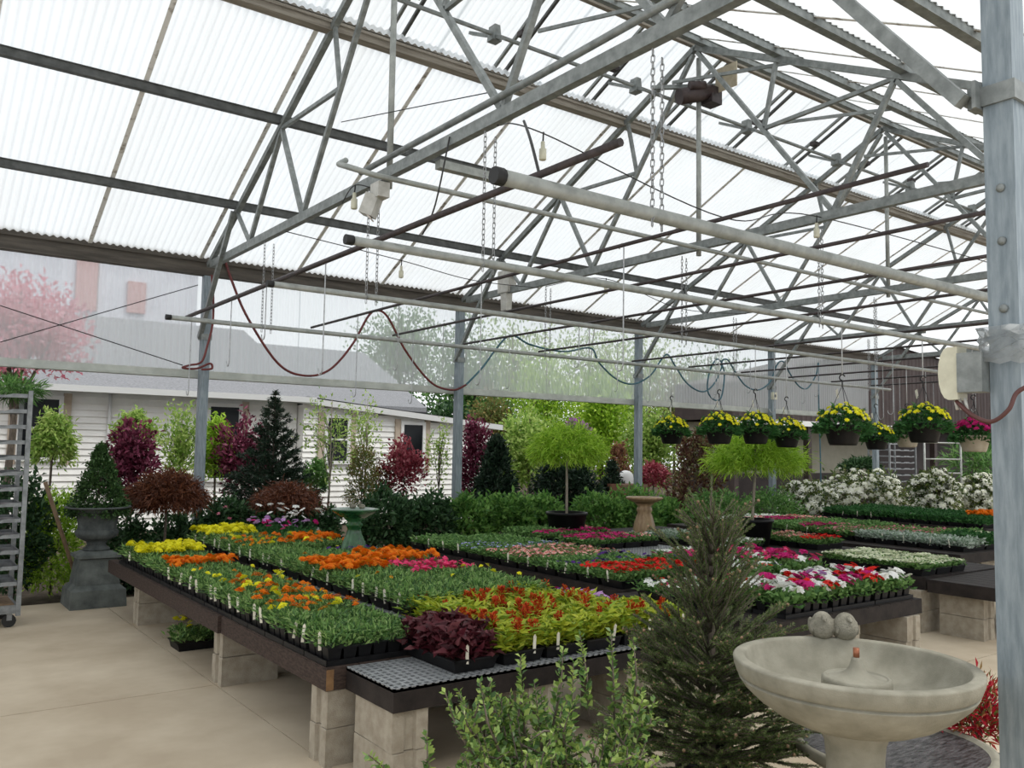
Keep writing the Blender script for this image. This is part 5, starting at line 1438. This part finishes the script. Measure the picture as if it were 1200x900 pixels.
# upper roof part behind the wing
t = thing('house_wing', 'white sided lean-to wing with a dark door and sloping roof edge', 'house', (10, 17, 0))
w0, w1, w2 = ony(350, 471, HYY - .3), ony(452, 482, HYY - .3), ony(575, 503, HYY - .3)
zf = lambda x: w0.z - .05 + (w2.z - w0.z) * (x - w0.x) / (w2.x - w0.x)
w0.x = max(w0.x, h1.x + .02)
siding(t, w0.x, w2.x, HYY - .3, zf)
mb = MB().add([(w0.x, HYY - .25, 0), (w2.x, HYY - .25, 0), (w2.x, HYY - .25, zf(w2.x)), (w0.x, HYY - .25, zf(w0.x)), (w0.x, HYY + 5, 0), (w2.x, HYY + 5, 0), (w2.x, HYY + 5, zf(w2.x)), (w0.x, HYY + 5, zf(w0.x))],
              [(0, 1, 2, 3), (4, 7, 6, 5), (1, 5, 6, 2), (3, 2, 6, 7), (0, 3, 7, 4)]); mb.build('wall', SIDING, t)
MB().bar((w0.x - .2, HYY - .42, zf(w0.x) + .09), (w2.x + .2, HYY - .42, zf(w2.x) + .09), .2, .12).build('roof_edge', GUT, t)
mb = MB().add([(w0.x, HYY - .5, zf(w0.x) + .16), (w2.x + .2, HYY - .5, zf(w2.x) + .16), (w2.x + .2, HYY + 5, zf(w2.x) + .17), (w0.x, HYY + 5, zf(w0.x) + .17)], [(0, 1, 2, 3)]); mb.build('roof', SHING, t)
for x, hw, lo, hi, mull in ((393, .22, 540, 490, True), (481.5, .24, 545, 498, False)):
    a = ony(x, lo, HYY - .3); b = ony(x, hi, HYY - .3)
    window(t, a.x - hw, a.x + hw, a.z, b.z, HYY - .3, TRIMT, mull)
r0, r1 = ony(380, 462, 21), ony(500, 478, 21)
r0.x = h1.x + 1.3
mb = MB().add([(r0.x - 1, 21, r1.z), (r1.x, 21, r1.z), (r1.x, 25, r1.z + 1.9), (r0.x - 1, 25, r1.z + 1.9), (r0.x - 1, 21, r1.z - .12), (r1.x, 21, r1.z - .12), (r1.x, 25, 0), (r0.x - 1, 25, 0)], [(0, 1, 2, 3), (4, 5, 1, 0), (1, 5, 6, 2)]); mb.build('rear_roof', SHING, t)
# taller grey block behind the house
MAUVE = solid('mauve_wall', (0.60, 0.60, 0.66), (0.70, 0.70, 0.76), 2, 0.8)
BRICKM = solid('red_brick', (0.50, 0.27, 0.26), (0.58, 0.34, 0.33), 8, 0.9)
t = thing('rear_block', 'mauve grey building with two red brick panels rising behind the house roof', 'building', (0, 27, 0))
x1_ = ony(232, 330, 27).x
MB().box(-14, x1_, 27, 33, 0, 7.4).build('wall', MAUVE, t)
for (a, b, yt, yb) in ((87, 116, 308, 362), (148, 171, 332, 366)):
    p, q = ony(a, yb, 26.98), ony(b, yt, 26.98)
    MB().box(p.x, q.x, 26.9, 27.0, p.z, q.z).build('brick_panel', BRICKM, t)
# brown metal building
BROWN = solid('brown_metal', (0.032, 0.019, 0.017), (0.052, 0.034, 0.030), 4, 0.6)
CREAMW = solid('cream_wall', (0.40, 0.38, 0.29), (0.47, 0.45, 0.36), 3, 0.7)
t = thing('brown_building', 'dark brown corrugated metal building with cream lower wall', 'building', (24, 15, 0))
xa, xb, pk = 17.2, 44.0, 24.4
def ztop(x): return 3.4 + (x - xa) * (4.95 - 3.4) / (pk - xa) if x < pk else 4.95 - (x - pk) * .075
n = int((xb - xa) / .04); x = np.linspace(xa, xb, n); ph = (x / .22) % 1.0
yy = 14.0 - .03 * ((ph > .25) & (ph < .5))
zt_ = np.array([ztop(q) for q in x])
V = np.concatenate([np.stack([x, yy, np.full(n, 2.42)], 1), np.stack([x, yy, zt_], 1)]); i = np.arange(n - 1)
link('metal_fascia', np_mesh('metal_fascia', V - np.array([24, 15, 0]), np.stack([i, i + 1, i + 1 + n, i + n], 1), BROWN), t)
MB().box(xa, xb, 14.02, 15.9, 2.42, 2.46).build('soffit', BROWN, t)
mb = MB().add([(xa, 13.9, ztop(xa)), (pk, 13.9, ztop(pk)), (xb, 13.9, ztop(xb)), (xb, 15.9, ztop(xb)), (pk, 15.9, ztop(pk)), (xa, 15.9, ztop(xa))], [(0, 1, 4, 5), (1, 2, 3, 4)]); mb.build('roof', BROWN, t)
MB().box(17.6, 26.2, 15.6, 15.8, 1.05, 2.42).build('cream_wall', CREAMW, t)
MB().box(17.6, 44, 15.59, 15.85, 0, 1.05).build('dark_base', BROWN, t)
MB().box(26.2, 44, 15.6, 15.8, 1.05, 2.42).build('back_wall', BROWN, t)
MB().add([(xa, 14.0, 2.42), (xa, 15.9, 2.42), (xa, 15.9, ztop(xa)), (xa, 14.0, ztop(xa))], [(0, 1, 2, 3)]).build('end_wall', BROWN, t)
for x in (17.4, 20.5, 27.2): MB().box(x - .08, x + .08, 14.02, 14.18, 0, 2.42).build('porch_post', BROWN, t)
MB().box(17.3, 27, 13.93, 14.0, 2.36, 2.5).build('white_trim_board', TRIMW, t)
# planter box and white rounded cover behind third post
c = ony(735, 571, 11.5)
t = thing('wooden_planter', 'reddish wooden planter box behind the third post', 'planter', (c.x, 11.5, 0))
MB().frust(c.x, 11.5, 0, c.z + .06, .28, .2, .30, .22).build('box', solid('planter_wood', (.13, .055, .03), (.2, .09, .05), 9, .8), t)
MB().box(c.x - .31, c.x + .31, 11.28, 11.31, c.z, c.z + .06).build('rim_board', TWOOD, t)

c = ony(733, 562, 11.9)
MB().lathe([(.17, 0), (.165, c.z * .6), (.16, c.z), (.14, c.z + .10), (.08, c.z + .16), (.001, c.z + .175)], 24, (c.x, 11.9, 0)).top('white_cover', TRIMW, 'white dome topped cover standing behind the wooden planter', 'cover')

c = ony(907, 464, 10.44)
t = thing('outlet_box', 'small beige outlet box with a dark round socket on a wall post', 'outlet', (c.x, c.y, c.z - .07))
MB().box(c.x - .06, c.x + .06, c.y - .03, c.y + .025, c.z - .07, c.z + .07).build('box', CREAM, t)
MB().tube([(c.x - .01, c.y - .036, c.z), (c.x - .01, c.y - .029, c.z)], .03, 14).build('socket', DARK, t)
